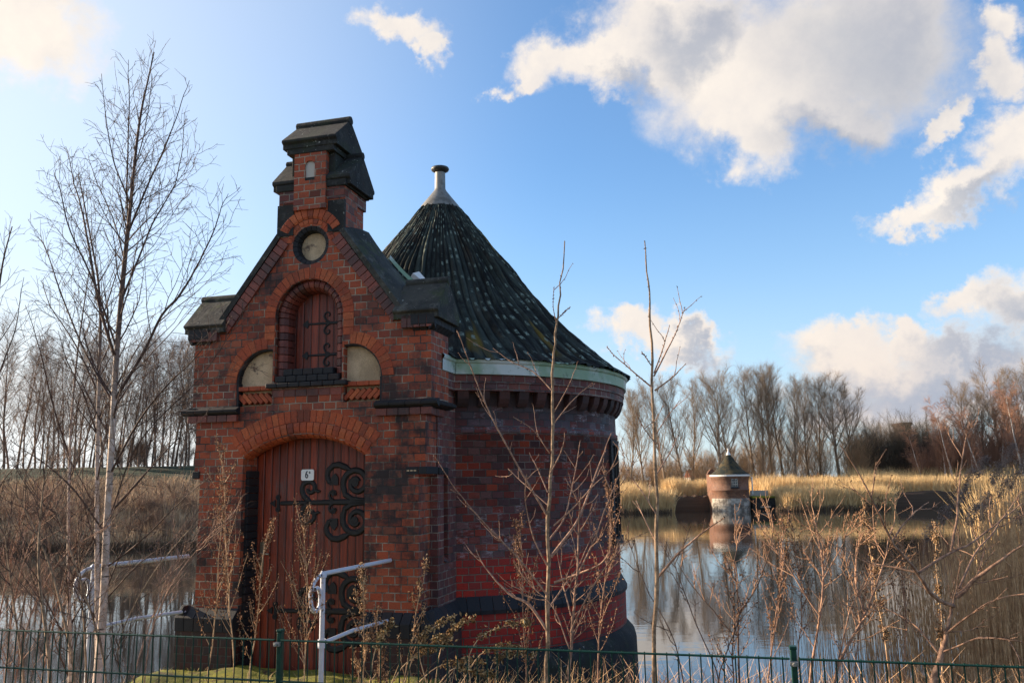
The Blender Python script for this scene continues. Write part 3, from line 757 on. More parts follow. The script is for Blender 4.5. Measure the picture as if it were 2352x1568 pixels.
# --- upper gable wall
slopeK = (6.19-5.31)/(1.035-.36)
up_out = [(-1.345, 4.40), (1.345, 4.40), (1.345, 5.14), (1.345, 5.295), (1.035, 5.31), (.385, 6.165), (.385, 6.74), (-.385, 6.74), (-.385, 6.165), (-1.035, 5.31), (-1.345, 5.295), (-1.345, 5.14)]
nz = 5.37
niche = [(-.385, 4.69)]+[(-.385*math.cos(a), nz+.385*math.sin(a)) for a in np.linspace(0, PI, 25)]+[(.385, 4.69)]
def sidehole(sx):
    c = -.47*1.0; r = .355; a1 = math.acos(.065/r)
    p = [(-.82, 4.455)]+[(c+r*math.cos(a), 4.69+r*math.sin(a)) for a in np.linspace(PI, a1, 16)]+[(-.405, 4.455)]
    return p if sx < 0 else [(-a, b_) for a, b_ in p][::-1]
CZ = 6.12
circ = [(.21*math.cos(a), CZ+.21*math.sin(a)) for a in np.linspace(0, 2*PI, 33)[:-1]]
gw = MB(); gw.holes(up_out, [niche, sidehole(-1), sidehole(1), circ], 0, .30)
gw.box(-1.02, 1.02, .32, .5, 4.40, 5.3); gw.prism([(-1.0, 5.3), (1.0, 5.3), (.36, 6.16), (-.36, 6.16)], .32, .5); gw.box(-.36, .36, .32, .5, 6.16, 6.74)
gw.box(-1.345, -1.02, .302, .5, 4.40, 5.295); gw.box(1.02, 1.345, .302, .5, 4.40, 5.295)
gw.build('gable_wall', 'brick_upper', VT)
# sandstone half rounds behind the side arches, the row under them, and the herringbone band
for sx in (-1, 1):
    m = MB(); m.box(min(sx*.385, sx*.85), max(sx*.385, sx*.85), .075, .20, 4.66, 5.08)
    m.build('sandstone_panel', 'sandstone', VT)
m = MB()
for sx in (-1, 1):
    m.box(min(sx*.385, sx*.85), max(sx*.385, sx*.85), .085, .20, 4.40, 4.66)
build_lr(m, 'render_band', 'sandstone', VT)
hb = MB()
for sx in (-1, 1):
    x0 = min(sx*.405, sx*.82)
    for i in range(6):
        cx = x0+.045+i*.0655
        M_ = Matrix.Translation((cx, 0, 4.535)) @ Matrix.Rotation(R(45 if sx > 0 else -45), 4, 'Y')
        hb.box(-.0205, .0205, .022, .10, -.066, .066, 0, M_)
    for i in range(3): hb.box(x0+.003+i*.138, x0+.135+i*.138, .006, .10, 4.618, 4.662)
build_lr(hb, 'herringbone_bricks', 'arch_brick', VT, bevel=.003)
m = MB()
for x0 in (-.39, ):
    for i in range(6): m.box(x0+i*.13+.003, x0+(i+1)*.13-.003, -.008, .03, 4.535, 4.608)
m.build('brick_row', 'roll_brick', VT, bevel=.003)
# side arch rings
ra = MB()
for sx in (-1, 1):
    c = sx*.47; ra_ = [(.360, .06), (.360, -.005), (.482, -.005), (.482, .06)]
    if sx < 0: ra.vous(c, 4.69, PI*.50, PI*.99, 9, ra_, .006, 2)
    else: ra.vous(c, 4.69, PI*.01, PI*.50, 9, ra_, .006, 2)
build_lr(ra, 'side_arch', 'arch_brick', VT, bevel=.003)
bl = MB()
for sx in (-1, 1):
    bl.vous(sx*.47, 4.69, (PI*.01 if sx > 0 else PI*.44), (PI*.56 if sx > 0 else PI*.99), 8, [(.338, .07), (.338, .012), (.357, .004), (.357, .07)], .004, 2)
    bl.box(min(sx*.80, sx*.822), max(sx*.80, sx*.822), .005, .08, 4.456, 4.70)
build_lr(bl, 'arch_edge', 'black_brick', VT)
# centre window: outer ring, rounded reveal, shutter, sills
cw = MB()
cw.vous(0, nz, 0, PI, 22, [(.392, .06), (.392, -.006), (.508, -.006), (.508, .06)], .006, 2)
for sx in (-1, 1):
    for i in range(3):
        z0 = nz-.077*(i+1); cw.box(min(sx*.392, sx*.508), max(sx*.392, sx*.508), -.006, .06, z0+.003, z0+.074)
cw.build('window_arch', 'arch_brick', VT, bevel=.003)
rr_ = [(.270, .30), (.270, .15), (.282, .085), (.31, .045), (.345, .032), (.378, .045), (.380, .30)]
rb = MB(); rb.vous(0, nz, 0, PI, 17, rr_, .007, 3, 0)
for sx in (-1, 1):
    z = nz
    while z > 4.80:
        prof = [(sx*r, y) for r, y in rr_]
        L_ = len(prof); z0 = z-.077
        vs = [(px, py, z0+.0035) for px, py in prof]+[(px, py, z-.0035) for px, py in prof]
        rb.add(vs, [(j, (j+1) % L_, L_+(j+1) % L_, L_+j) for j in range(L_)]+[tuple(range(L_)), tuple(range(L_, 2*L_))[::-1]])
        z -= .077
rb.build('rounded_reveal', 'roll_brick', VT, bevel=.003)
m = MB(); m.box(-.39, .39, .30, .33, 4.6, 5.78); m.box(-.379, -.30, .10, .30, 4.64, 5.40); m.box(.30, .379, .10, .30, 4.64, 5.40); m.build('reveal_mortar', 'mortar', VT)
sh = MB(); sh.prism([(-.29, 4.80), (.29, 4.80)]+[(.29*math.cos(a), nz-.01+.29*math.sin(a)) for a in np.linspace(0, PI, 20)], .215, .25)
SH = sh.build('shutter', 'door_wood', VT); SH['label'] = 'small round-headed plank hatch with two iron straps'
for z in (5.36-.04, 4.985):
    hm = MB(); y = .215; th = .010
    ribbon(hm, [(.265, z), (.05, z), (-.11, z)], [.035, .028, .022], y, th)
    hm.prism([(-.19, z), (-.13, z-.045), (-.11, z), (-.13, z+.045)][::-1], y-th, y)
    for q in (1, -1):
        ribbon(hm, [(.14, z), (.085, z+q*.03)]+spiral(.105, z+q*.085, .045, .014, -PI*.8*q, .75, 16, -q), np.linspace(.026, .016, 18), y, th)
    hm.build('strap_hinge', 'iron', SH)
m = MB()
for i in range(5): m.box(-.285+i*.114+.002, -.285+(i+1)*.114-.002, -.0, .22, 4.752, 4.822)
for i in range(6): m.box(-.355+i*.12+.002, -.355+(i+1)*.12-.002, -.03, .20, 4.682, 4.748)
for i in range(7): m.box(-.455+i*.13+.002, -.455+(i+1)*.13-.002, -.055, .10, 4.628, 4.677)
m.build('window_sill', 'black_brick', VT, bevel=.010)
# roundel
rd = MB()
rd.vous(0, CZ, 0, 2*PI, 20, [(.152, .13), (.152, .06), (.165, .02), (.20, .003), (.213, .004), (.213, .13)], .005, 2, 0)
rd.build('roundel_ring', 'black_brick', VT)
rd = MB(); rd.vous(0, CZ, R(28), R(152), 11, [(.285, .06), (.285, -.010), (.31, -.024), (.395, -.024), (.395, .06)], .006, 2, 0)
rd.vous(0, CZ, R(8), R(172), 13, [(.218, .06), (.218, .004), (.24, -.008), (.28, -.008), (.28, .06)], .005, 2, 0)
rd.vous(0, CZ, R(62), R(118), 6, [(.40, .06), (.40, -.006), (.515, -.006), (.515, .06)], .006, 2, 0)
rd.build('roundel_arch', 'arch_brick', VT, bevel=.003)
m = MB(); m.prism([(.158*math.cos(a), CZ+.158*math.sin(a)) for a in np.linspace(0, 2*PI, 33)[:-1]], .095, .15); m.build('roundel_disc', 'sandstone', VT)
# rake soldier bands
rk = MB()
pA = np.array((1.035, 5.31)); pB = np.array((.345, 6.215)); dv = pB-pA; Lr = np.linalg.norm(dv); dv /= Lr; nv = np.array((-dv[1], dv[0]))
nb = 15
for sx in (-1, 1):
    for i in range(nb):
        a = pA+dv*(Lr*i/nb+.003); b_ = pA+dv*(Lr*(i+1)/nb-.003)
        po = [a, b_, b_+nv*.118, a+nv*.118]; po = [(sx*p[0], p[1]) for p in po]
        rk.prism(po if sx > 0 else po[::-1], -.022, .04)
    for i in range(5):
        x = 1.045+i*.066
        rk.prism([(sx*(x+.003), 5.285), (sx*(x+.063), 5.285), (sx*(x+.063), 5.205), (sx*(x+.063), 5.16), (sx*(x+.003), 5.16)][::-sx], -.055, .0)
build_lr(rk, 'rake_bricks', 'roll_brick', VT, bevel=.004)
# kneeler brackets (corbelled brick blocks)
kb = MB()
for sx in (-1, 1):
    for i in range(6):
        a = -.058+i*.1; x1 = sx*1.402; x0 = sx*1.34
        kb.prism([(x0, 5.285), (x1, 5.285), (x1, 5.19), (x0, 5.13)][::sx], a+.003, a+.097)
    for i in range(3):
        x = 1.15+i*.084
        X0, X1 = sorted((sx*(x+.002), sx*(x+.081)))
        kb.prism([(.0, 5.285), (-.06, 5.285), (-.06, 5.19), (.0, 5.13)], X0, X1, axis='x')
build_lr(kb, 'kneeler_bricks', 'black_brick', VT, bevel=.003)
# --- coping stones: saddle caps with a roll on the ridge
def saddle(mb, x0, x1, y0, y1, ze, zr, rollr=.045, lip=.05, xr0=None, xr1=None):
    ym = (y0+y1)/2
    prof = [(y0+.03, ze-lip-.05), (y0+.03, ze-lip), (y0, ze-lip+.02), (y0, ze), (ym-.03, zr), (ym+.03, zr), (y1, ze), (y1, ze-lip+.02), (y1-.03, ze-lip), (y1-.03, ze-lip-.05)]
    mb.prism(prof[::-1], x0, x1, axis='x')
    a, b_ = (x0 if xr0 is None else xr0), (x1 if xr1 is None else xr1)
    mb.prism([(ym+rollr*math.cos(t), zr+.018+rollr*math.sin(t)) for t in np.linspace(0, 2*PI, 13)[:-1]], a-.006, b_+.006, axis='x')
cs = MB()
saddle(cs, .965, 1.445, -.085, .585, 5.335, 5.66, .045, .035, .99)
saddle(cs, -1.445, -.965, -.085, .585, 5.335, 5.66, .045, .035, None, -.99)
build_lr(cs, 'kneeler_cap', 'coping_stone', VT, bevel=.008)
# raking coping: front edge follows the bricks, the rear edge sags
rc = MB()
for sx in (-1, 1):
    K = 14; vs = []
    for i in range(K+1):
        t = i/K
        f_ = pA*(1-t)+np.array((.34, 6.235))*t
        rear = np.array((1.00-(.66)*t, 5.60+.60*t**1.25+.14*t*t))
        for (y, p, dz) in ((-.03, f_, .0), (-.035, f_, .055), (.16, f_*.72+rear*.28, .085), (.36, f_*.35+rear*.65, .085), (.57, rear, .07), (.57, rear, -.03)):
            o_ = -nv*dz if dz > 0 else np.zeros(2)
            vs.append((sx*(p[0]+o_[0]), y, p[1]+o_[1] if dz > 0 else p[1]+dz))
    rc.add(vs, [((i)*6+j, (i+1)*6+j, (i+1)*6+j+1, i*6+j+1) for i in range(K) for j in range(5)]+[(0, 1, 2, 3, 4, 5), tuple(K*6+j for j in range(6))])
build_lr(rc, 'raking_coping', 'coping_stone', VT, smooth=False)
fl = MB()
for sx in (-1, 1):
    K = 8
    vs = []
    for i in range(K+1):
        t = i/K*.62; rear = np.array((1.00-(.66)*t, 5.60+.60*t**1.25+.14*t*t))
        for y, dz in ((.572, .075), (.60, .125), (.63, .105)): vs.append((sx*(rear[0]+.05), y, rear[1]+dz))
    fl.add(vs, [(i*3+j, (i+1)*3+j, (i+1)*3+j+1, i*3+j+1) for i in range(K) for j in range(2)])
build_lr(fl, 'flashing', 'gutter_metal', VT)
# chimney-like gable top
neck = MB(); neck.box(-.378, .378, -.01, .53, 6.60, 6.742)
neck.build('crown_neck', 'brick_side', VT)
m = MB()
for sx in (-1, 1):
    x0, x1 = sorted((sx*.20, sx*.392))
    m.box(x0, x1, -.016, .02, 6.24, 6.58)
build_lr(m, 'neck_stone', 'dark_stone', VT)
m = MB(); saddle(m, -.455, .455, -.040, .585, 6.845, 7.13, .04, .05); m.box(-.41, .41, -.03, .54, 6.73, 6.80)
m.build('shoulder_cap', 'dark_stone', VT, bevel=.008)
m = MB(); m.box(-.255, .255, .02, .50, 6.78, 7.22); m.build('crown_shaft', 'dark_stone', VT, bevel=.006)
m = MB(); m.holes([(-.185, 6.50), (.185, 6.50), (.185, 7.12), (-.185, 7.12)], [[(-.06, 6.815), (.055, 6.815), (.055, 6.99), (.02, 7.03), (-.035, 7.03), (-.06, 6.99)]], -.048, .02)
m.build('crown_pilaster', 'brick_upper', VT)
m = MB(); m.box(-.06, .055, -.03, .018, 6.815, 7.03); m.build('slit_panel', 'render_wall', VT)
m = MB(); saddle(m, -.32, .32, -.10, .585, 7.275, 7.54, .05, .045); m.box(-.275, .275, -.06, .55, 7.12, 7.21)
m.build('crown_cap', 'dark_stone', VT, bevel=.008)
# string course
sc_ = MB()
for sx in (-1, 1):
    for i in range(4):
        a = .765+i*.168; X0, X1 = sorted((sx*(a+.002), sx*(a+.166)))
        sc_.prism([(.0, 4.375), (-.03, 4.375), (-.075, 4.40), (-.08, 4.425), (-.02, 4.455), (0, 4.455)], X0, X1, axis='x')
    for i in range(4):
        a = -.05+i*.15
        sc_.prism([(sx*1.28, 4.375), (sx*1.34, 4.375), (sx*1.415, 4.40), (sx*1.42, 4.425), (sx*1.36, 4.455), (sx*1.28, 4.455)][::-sx], a+.002, a+.148)
build_lr(sc_, 'string_course', 'black_brick', VT, bevel=.003)
m = MB()
for sx in (-1, 1):
    for i in range(5):
        a = .78+i*.118; X0, X1 = sorted((sx*(a+.003), sx*(a+.115)))
        m.box(X0, X1, -.045+.0*i, .0, 4.302, 4.372)
    for i in range(4):
        X0, X1 = sorted((sx*1.285, sx*1.33)); m.box(X0, X1, -.045+i*.118+.003, -.045+(i+1)*.118-.003, 4.302, 4.372)
build_lr(m, 'corbel_row', 'roll_brick', VT, bevel=.004)

# --- round tower
TX, TY, TR = .355, 2.95, 2.317
tw = MB()
tw.lathe([(TR, 2.86), (TR, 4.14), (TR+.022, 4.15), (TR+.026, 4.20), (TR+.004, 4.215), (TR, 4.46)], TX, TY, 96)
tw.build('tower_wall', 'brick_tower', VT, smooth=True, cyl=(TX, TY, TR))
tr = MB(); tr.lathe([(TR+.001, 2.30), (TR+.001, 2.86)], TX, TY, 96); tr.build('tower_lower_wall', 'brick_red', VT, smooth=True, cyl=(TX, TY, TR))
tl = MB(); tl.lathe([(TR+.055, 1.82), (TR+.055, 2.36)], TX, TY, 96); tl.build('tower_plinth', 'brick_red', VT, smooth=True, cyl=(TX, TY, TR))
tb = MB()
nB = 108
for i in range(nB):
    a0 = 2*PI*i/nB+.0012; a1 = 2*PI*(i+1)/nB-.0012
    prof = [(TR-.02, 2.30), (TR+.075, 2.30), (TR+.078, 2.34), (TR+.003, 2.475), (TR-.02, 2.475)]
    vs = [(TX+r*math.cos(a), TY+r*math.sin(a), z) for a in (a0, a1) for r, z in prof]; L_ = 5
    tb.add(vs, [(j, (j+1) % L_, L_+(j+1) % L_, L_+j) for j in range(L_)]+[tuple(range(L_)), tuple(range(L_, 2*L_))[::-1]])
tb.build('tower_ledge', 'black_brick', VT)
tf = MB(); tf.lathe([(TR+.04, 1.93), (TR+.06, 1.90), (TR+.15, 1.80), (TR+.17, 1.72), (TR+.18, 1.2), (TR+.20, -1.3)], TX, TY, 96)
tf.build('tower_footing', 'dark_stone', VT, smooth=True)
# corbel table: little brackets under two brick courses
cb = MB(); nB = 66
for i in range(nB):
    a0 = 2*PI*i/nB; a1 = a0+2*PI/nB*.52
    prof = [(TR-.01, 4.44), (TR+.03, 4.44), (TR+.06, 4.475), (TR+.085, 4.52), (TR+.105, 4.60), (TR-.01, 4.60)]
    vs = [(TX+r*math.cos(a), TY+r*math.sin(a), z) for a in (a0, a1) for r, z in prof]; L_ = 6
    cb.add(vs, [(j, (j+1) % L_, L_+(j+1) % L_, L_+j) for j in range(L_)]+[tuple(range(L_)), tuple(range(L_, 2*L_))[::-1]])
cb.lathe([(TR+.004, 4.45), (TR+.004, 4.59)], TX, TY, 96)
cb.build('corbel_table', 'corbel_brick', VT)
m = MB(); m.lathe([(TR, 4.44), (TR, 4.60), (TR+.10, 4.602), (TR+.115, 4.603), (TR+.115, 4.68), (TR+.128, 4.683), (TR+.128, 4.78)], TX, TY, 96)
m.build('eaves_courses', 'brick_side', VT, smooth=False, cyl=(TX, TY, TR+.1))
# blind niches with black jambs round the tower (two face right)
for k, ang in enumerate((R(0), R(55), R(118), R(160))):
    wn = MB(); hw_ = .24
    def P_(a_, r, z): return (TX+r*math.cos(ang+a_/TR), TY+r*math.sin(ang+a_/TR), z)
    def blk(a0, a1, r0, r1, z0, z1, mi=0):
        vs = [P_(a, r, z) for a in (a0, a1) for r in (r0, r1) for z in (z0, z1)]
        wn.add(vs, [(0, 1, 3, 2), (4, 6, 7, 5), (0, 4, 5, 1), (2, 3, 7, 6), (0, 2, 6, 4), (1, 5, 7, 3)], mi)
    z = 2.95
    while z < 4.08:
        blk(-hw_-.06, -hw_, TR-.05, TR+.030, z+.003, z+.074); blk(hw_, hw_+.06, TR-.05, TR+.030, z+.003, z+.074); z += .077
    for i in range(6): blk(-hw_-.06+i*.12+.003, -hw_-.06+(i+1)*.12-.003, TR-.05, TR+.055, 2.86, 2.945)
    for i in range(6): blk(-hw_-.06+i*.12+.003, -hw_-.06+(i+1)*.12-.003, TR-.05, TR+.035, 4.06, 4.13)
    blk(-hw_, hw_, TR-.05, TR+.012, 2.94, 4.06, 1)
    for i in range(4): blk(-hw_+.03+i*.18-.008, -hw_+.03+i*.18+.008, TR, TR+.022, 2.94, 4.06, 2)
    wn.build('window', ['black_brick', 'glass_dark', 'iron'], VT)
# gutter along the tower and back along the porch
gu = MB()
gp = [(TR+.13, 4.775), (TR+.155, 4.775), (TR+.158, 4.885), (TR+.172, 4.90), (TR+.178, 4.925), (TR+.160, 4.945), (TR+.10, 4.94)]
aG = math.asin((1.36-TX)/(TR+.15)); a0 = -PI/2+aG; a1 = -PI/2-math.asin((1.36+TX)/(TR+.15))+2*PI
gu.lathe(gp, TX, TY, 120, a0, a1)
ye = TY-math.cos(aG)*(TR+.15)
for sx in (1, -1):
    px = [(sx*(1.33+(r-TR-.13)), z) for r, z in gp]
    yend = ye if sx > 0 else TY-math.sqrt(max((TR+.15)**2-(1.36+TX)**2, .01))
    vs = [(x_, y_, z_) for y_ in (.30, yend+.02) for x_, z_ in px]; L_ = len(px)
    gu.add(vs, [(j, j+1, L_+j+1, L_+j) for j in range(L_-1)])
gu.build('gutter', 'gutter_metal', VT)
m = MB(); m.box(1.29, 1.335, .50, 1.15, 4.60, 4.78); m.box(-1.335, -1.29, .5, 1.4, 4.60, 4.78)
build_lr(m, 'porch_eaves', 'brick_side', VT)
# porch roof behind the gable
pr = MB()
for sx in (-1, 1):
    K = 8; J = 6; vs = []
    for i in range(K+1):
        t = i/K
        for j in range(J+1):
            y = .5+j/J*2.2
            vs.append((sx*(1.40-1.40*t), y, 4.93+1.42*t**1.15+.05*math.sin(t*PI)))
    pr.add(vs, [(i*(J+1)+j, (i+1)*(J+1)+j, (i+1)*(J+1)+j+1, i*(J+1)+j+1) for i in range(K) for j in range(J)])
build_lr(pr, 'porch_roof', 'roof_felt', VT)
# cone roof, ribbed and lumpy
import mathutils.noise as MN
NA, NR = 1040, 44
prof = np.array([(.20, 7.48), (.30, 7.37), (.52, 7.08), (.78, 6.745), (1.19, 6.21), (1.59, 5.715), (1.98, 5.33), (2.30, 5.06), (2.52, 4.935)])
tt = np.linspace(0, 1, NR+1); seg = np.concatenate([[0], np.cumsum(np.linalg.norm(np.diff(prof, axis=0), axis=1))]); seg /= seg[-1]
PR = np.interp(tt, seg, prof[:, 0]); PZ_ = np.interp(tt, seg, prof[:, 1]); NRIB = 104
ribj = RNG.uniform(-.25, .25, NRIB); ribh = RNG.uniform(.5, 1.5, NRIB)
vs = []; PH = []
for i in range(NA+1):
    a = 2*PI*i/NA
    for j in range(NR+1):
        r, z = PR[j], PZ_[j]
        wv = .10*MN.noise(Vector((math.cos(a)*3, math.sin(a)*3, z*1.3)))
        ph = (a+wv*.5)/(2*PI)*NRIB; k = int(ph) % NRIB; fph = ph-math.floor(ph)
        h = .026*ribh[k]*(math.sin(fph*PI)**1.5-.4)*min(1, r*.9)*(.55+.9*abs(MN.noise(Vector((k*3.3, 0, z*2.1))))*2)
        h += .045*MN.noise(Vector((math.cos(a)*7, math.sin(a)*7, z*1.6)))*min(1, r)+.012*MN.noise(Vector((math.cos(a)*30, math.sin(a)*30, z*14)))
        PH.append(ph/NRIB)
        if j == NR: h += .02*MN.noise(Vector((a*40, 0, 1)))
        rr = r+h*.75; zz = z+h*.7
        vs.append((TX+rr*math.cos(a), TY+rr*math.sin(a), zz))
cr_ = MB(); cr_.add(vs, [(i*(NR+1)+j, (i+1)*(NR+1)+j, (i+1)*(NR+1)+j+1, i*(NR+1)+j+1) for i in range(NA) for j in range(NR)])
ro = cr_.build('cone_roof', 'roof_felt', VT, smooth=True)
uvl = ro.data.uv_layers['UVMap'].data
for p in ro.data.polygons:
    i = p.index//NR
    for li in p.loop_indices:
        vi = ro.data.loops[li].vertex_index
        uvl[li].uv = (PH[vi], (7.5-PZ_[vi % (NR+1)]))
# loose felt strips give the silhouette its ragged look
m = MB()
for sx, t in ((.93, .62), ):
    pass
rcap = MB(); rcap.lathe([(.285, 7.385), (.27, 7.43), (.16, 7.57), (.085, 7.67), (.075, 7.70), (.072, 7.93)], TX, TY, 40)
RCP = rcap.build('roof_cap', 'zinc', VT, smooth=True)
m = MB(); m.lathe([(.066, 7.84), (.066, 7.95), (.05, 7.96)], TX, TY, 24); m.build('vent_pipe', 'pipe_dark', RCP)
m = MB(); m.lathe([(.0, 7.935), (.075, 7.94), (.118, 7.965), (.128, 7.985), (.12, 8.005), (.06, 8.02), (.0, 8.022)], TX, TY, 32); m.build('vent_lid', 'pipe_dark', RCP, smooth=True)
# torn patch of flashing where porch roof meets cone
m = MB(); m.add([(.62, 1.15, 5.93), (.80, 1.02, 5.80), (.90, 1.06, 5.90), (.74, 1.20, 6.06), (.70, 1.1, 6.02), (.83, 1.0, 5.92)], [(0, 1, 5, 4), (4, 5, 2, 3)])
o = m.build('torn_flashing', 'white_paint', VT); sm_ = o.modifiers.new('thick', 'SOLIDIFY'); sm_.thickness = .012

# ------------------------------------------------------------------ the far valve tower across the pond
Yf = 112.0
fc = at(1680, 1168, Yf); FX = fc[0]
FT = empty('valve_tower', (FX, Yf, WATER), label='small distant round brick tower standing in the pond with a pointed roof', category='tower')
def fz(yp): return float(at(1680, yp, Yf-2.5)[2])-WATER
zpl, zev, ztop = fz(1145), fz(1090), fz(1041)
RF = 2.36
m = MB(); m.lathe([(RF, zpl), (RF, zpl+1.0), (RF+.05, zpl+1.03), (RF+.05, zpl+1.14), (RF, zpl+1.17), (RF, zev-.55), (RF+.10, zev-.45), (RF+.12, zev-.20)], 0, 0, 48)
m.build('wall', 'brick_far', FT, smooth=True, cyl=(0, 0, RF))
m = MB(); m.lathe([(RF+.08, -1.5), (RF+.08, .55), (RF+.14, .6), (RF+.05, zpl+.02), (RF, zpl+.04)], 0, 0, 48)
m.build('plinth', 'white_plinth', FT)
m = MB(); m.lathe([(RF+.10, zev-.20), (RF+.18, zev-.18), (RF+.20, zev+.02), (RF+.1, zev+.05)], 0, 0, 48); m.build('eaves_board', 'white_paint', FT)
m = MB(); m.lathe([(RF+.18, zev+.02), (1.85, zev+.55), (1.35, zev+1.1), (.80, zev+1.85), (.30, ztop-.10), (.2, ztop)], 0, 0, 40); m.build('cone_roof', 'roof_far', FT, smooth=True)
m = MB(); m.lathe([(.33, ztop-.12), (.10, ztop+.35), (.08, ztop+.62), (.16, ztop+.64), (.14, ztop+.72), (0, ztop+.74)], 0, 0, 16); m.build('roof_cap', 'white_paint', FT)
m = MB(); wz = fz(1117); m.prism([(-.46, wz-.1), (.46, wz-.1), (.46, wz+.8)]+[(.46*math.cos(a), wz+.8+.46*math.sin(a)) for a in np.linspace(0, PI, 12)[1:-1]]+[(-.46, wz+.8)], -RF-.02, -RF+.2)
WN = m.build('window', 'glass_dark', FT)
m = MB()
for x in (-.33, -.11, .11, .33): m.box(x-.03, x+.03, -RF-.06, -RF-.02, wz+.05, wz+1.08)
for z in (.3, .62, .95): m.box(-.38, .38, -RF-.058, -RF-.022, wz+z-.03, wz+z+.03)
m.build('glazing_bars', 'white_plinth', WN)
m = MB(); m.box(-.6, .6, -RF-.12, -RF+.1, wz-.22, wz-.1); m.build('sill', 'black_brick', WN)
# little porch seen from behind
m = MB(); m.box(-2.1, -.6, 1.0, 4.2, -1., zev+.10); m.prism([(-2.1, zev+.10), (-.6, zev+.10), (-.9, zev+.5), (-1.3, zev+.8), (-1.6, zev+.8), (-1.9, zev+.5)], 3.6, 4.2)
m.build('porch', 'brick_far', FT)
# jetty from the far tower to the bank
j0 = at(1727, 1150, Yf); j1 = at(1772, 1150, Yf)
JT = empty('jetty', (j0[0], Yf, WATER), label='short dark jetty with grassy top right of the distant tower', category='jetty')
Lj = j1[0]-j0[0]; m = MB(); m.box(-.3, Lj, -1.6, 1.6, -1.0, 1.55); m.build('deck', 'dark_stone', JT)
m = MB(); m.box(-.35, Lj+.05, -1.75, 1.75, 1.56, 1.80); m.build('turf_top', 'moss_grass', JT, bevel=.08)
m = MB(); m.box(.6, 1.9, -1.78, -1.62, .35, .55); m.build('name_board', 'white_plinth', JT)
m = MB(); m.box(.2, Lj, 1.2, 1.4, 1.81, 2.5); m.build('low_wall', 'render_wall', JT)
pp = at(1729, 1134, Yf); m = MB(); m.box(-.07, .07, -.07, .07, 0, float(at(1729, 1096, Yf)[2]-pp[2])); m.box(-.10, .10, -.10, .10, float(at(1729, 1096, Yf)[2]-pp[2]), float(at(1729, 1096, Yf)[2]-pp[2])+.08)
o = m.build('marker_post', 'white_paint', label='slim white post standing at the right edge of the distant tower', category='post'); o.location = pp

# embankment walls on the far shore
def revet(xa, xb, label):
    X0 = float(at(xa, 1160, 116)[0]); X1 = float(at(xb, 1160, 116)[0]); m = MB(); n_ = 40; vs = []
    for i in range(n_+1):
        x = X0+(X1-X0)*i/n_; w_ = .12*math.sin(i*.9)
        for y, z in ((-.5, -.7), (0, -.1), (.35, 1.35), (.5, 1.72+w_), (1.6, 1.95+w_), (1.7, .2)): vs.append((x, 115.2+y+.2*math.sin(x*.2), z+WATER+.05*random.uniform(-1, 1)))
    m.add(vs, [(i*6+j, (i+1)*6+j, (i+1)*6+j+1, i*6+j+1) for i in range(n_) for j in range(5)])
    m.build('embankment_wall', 'revetment', label=label, category='embankment')
revet(1500, 1634, 'dark sloping embankment wall at the waterline left of the distant tower')
revet(1775, 2420, 'long dark embankment wall below the golden reeds right of the distant tower')

# ------------------------------------------------------------------ reed belts (nobody could count them)
def reed_belt(name, regions, label, mat_='straw', wd=.035):
    T = TB()
    for (x0, x1, y0, y1, n_, h0, h1, zf) in regions:
        x = RNG.uniform(x0, x1, n_); y = RNG.uniform(y0, y1, n_)
        patch = np.array([MN.noise(Vector((a*.25, b*.25, 3.))) for a, b in zip(x, y)])
        x = x*(1.0)
        z = np.array([zf(a, b) for a, b in zip(x, y)])
        d = RNG.normal(size=(n_, 3))*.10; d[:, 2] = 1; d[:, 0] += .08
        T.blades(np.stack((x, y, z), 1), d, RNG.uniform(h0, h1, n_)*(1+.42*patch), RNG.uniform(.6, 1.5, n_)*wd, 0, .16)
    me = T.mesh(name, mat_, False)
    return link(name, me, [], label=label, category='reeds', kind='stuff')
zg = lambda x, y: max(gz(x, y), WATER-.1)
def px(xp, Y): return float(at(xp, 1120, Y)[0])
reed_belt('reeds', [(px(1395, 112), px(1535, 112), 108, 116, 9000, 2.4, 3.3, lambda x, y: WATER), (px(1530, 120), px(1640, 120), 117.5, 125, 7000, 1.6, 2.5, zg)],
          'golden reed belt on the far shore left of the distant tower')
mat('reed_litter', bark((.16, .10, .055), (.07, .048, .03), 1.5, .9))
reed_belt('reed_litter', [(px(1395, 109), px(1535, 109), 107, 108.6, 900, .2, .9, lambda x, y: WATER), (px(1772, 108), px(2030, 108), 106, 107.4, 1500, .2, .95, lambda x, y: WATER), (-54, -16, 60.4, 61.4, 4500, .4, .8, lambda x, y: WATER)], 'dark rotting reed bases along the far waterline', 'reed_litter', .05)
reed_belt('reeds', [(px(1772, 112), px(2015, 112), 107, 116, 19000, 2.3, 3.3, lambda x, y: WATER), (px(1745, 121), px(2420, 121), 117.5, 131, 32000, 1.6, 2.7, zg), (px(1960, 128), px(2420, 128), 126, 134, 12000, 2.6, 3.6, zg)],
          'golden reed belt on the far shore right of the distant tower')
reed_belt('reeds', [(-54, -16, 61, 68, 22000, 1.3, 2.2, zg), (-58, -18, 66, 80, 30000, .5, 1.1, zg)], 'dry reeds and grass covering the far bank left of the brick house', 'straw_dull', .035)
reed_belt('reeds', [(px(2318, 36), px(2500, 36), 31, 40, 3600, 3.2, 4.4, lambda x, y: WATER)], 'tall golden reeds standing in the water at the right edge', 'straw', .022)

reed_belt('reeds', [(x_, x_+4.2, shore(x_+2)+.3, shore(x_+2)+9, 1000, 1.4, 2.6, zg) for x_ in range(-18, 18, 4)], 'reeds on the stretch of far bank hidden behind the round tower', 'straw', .04)
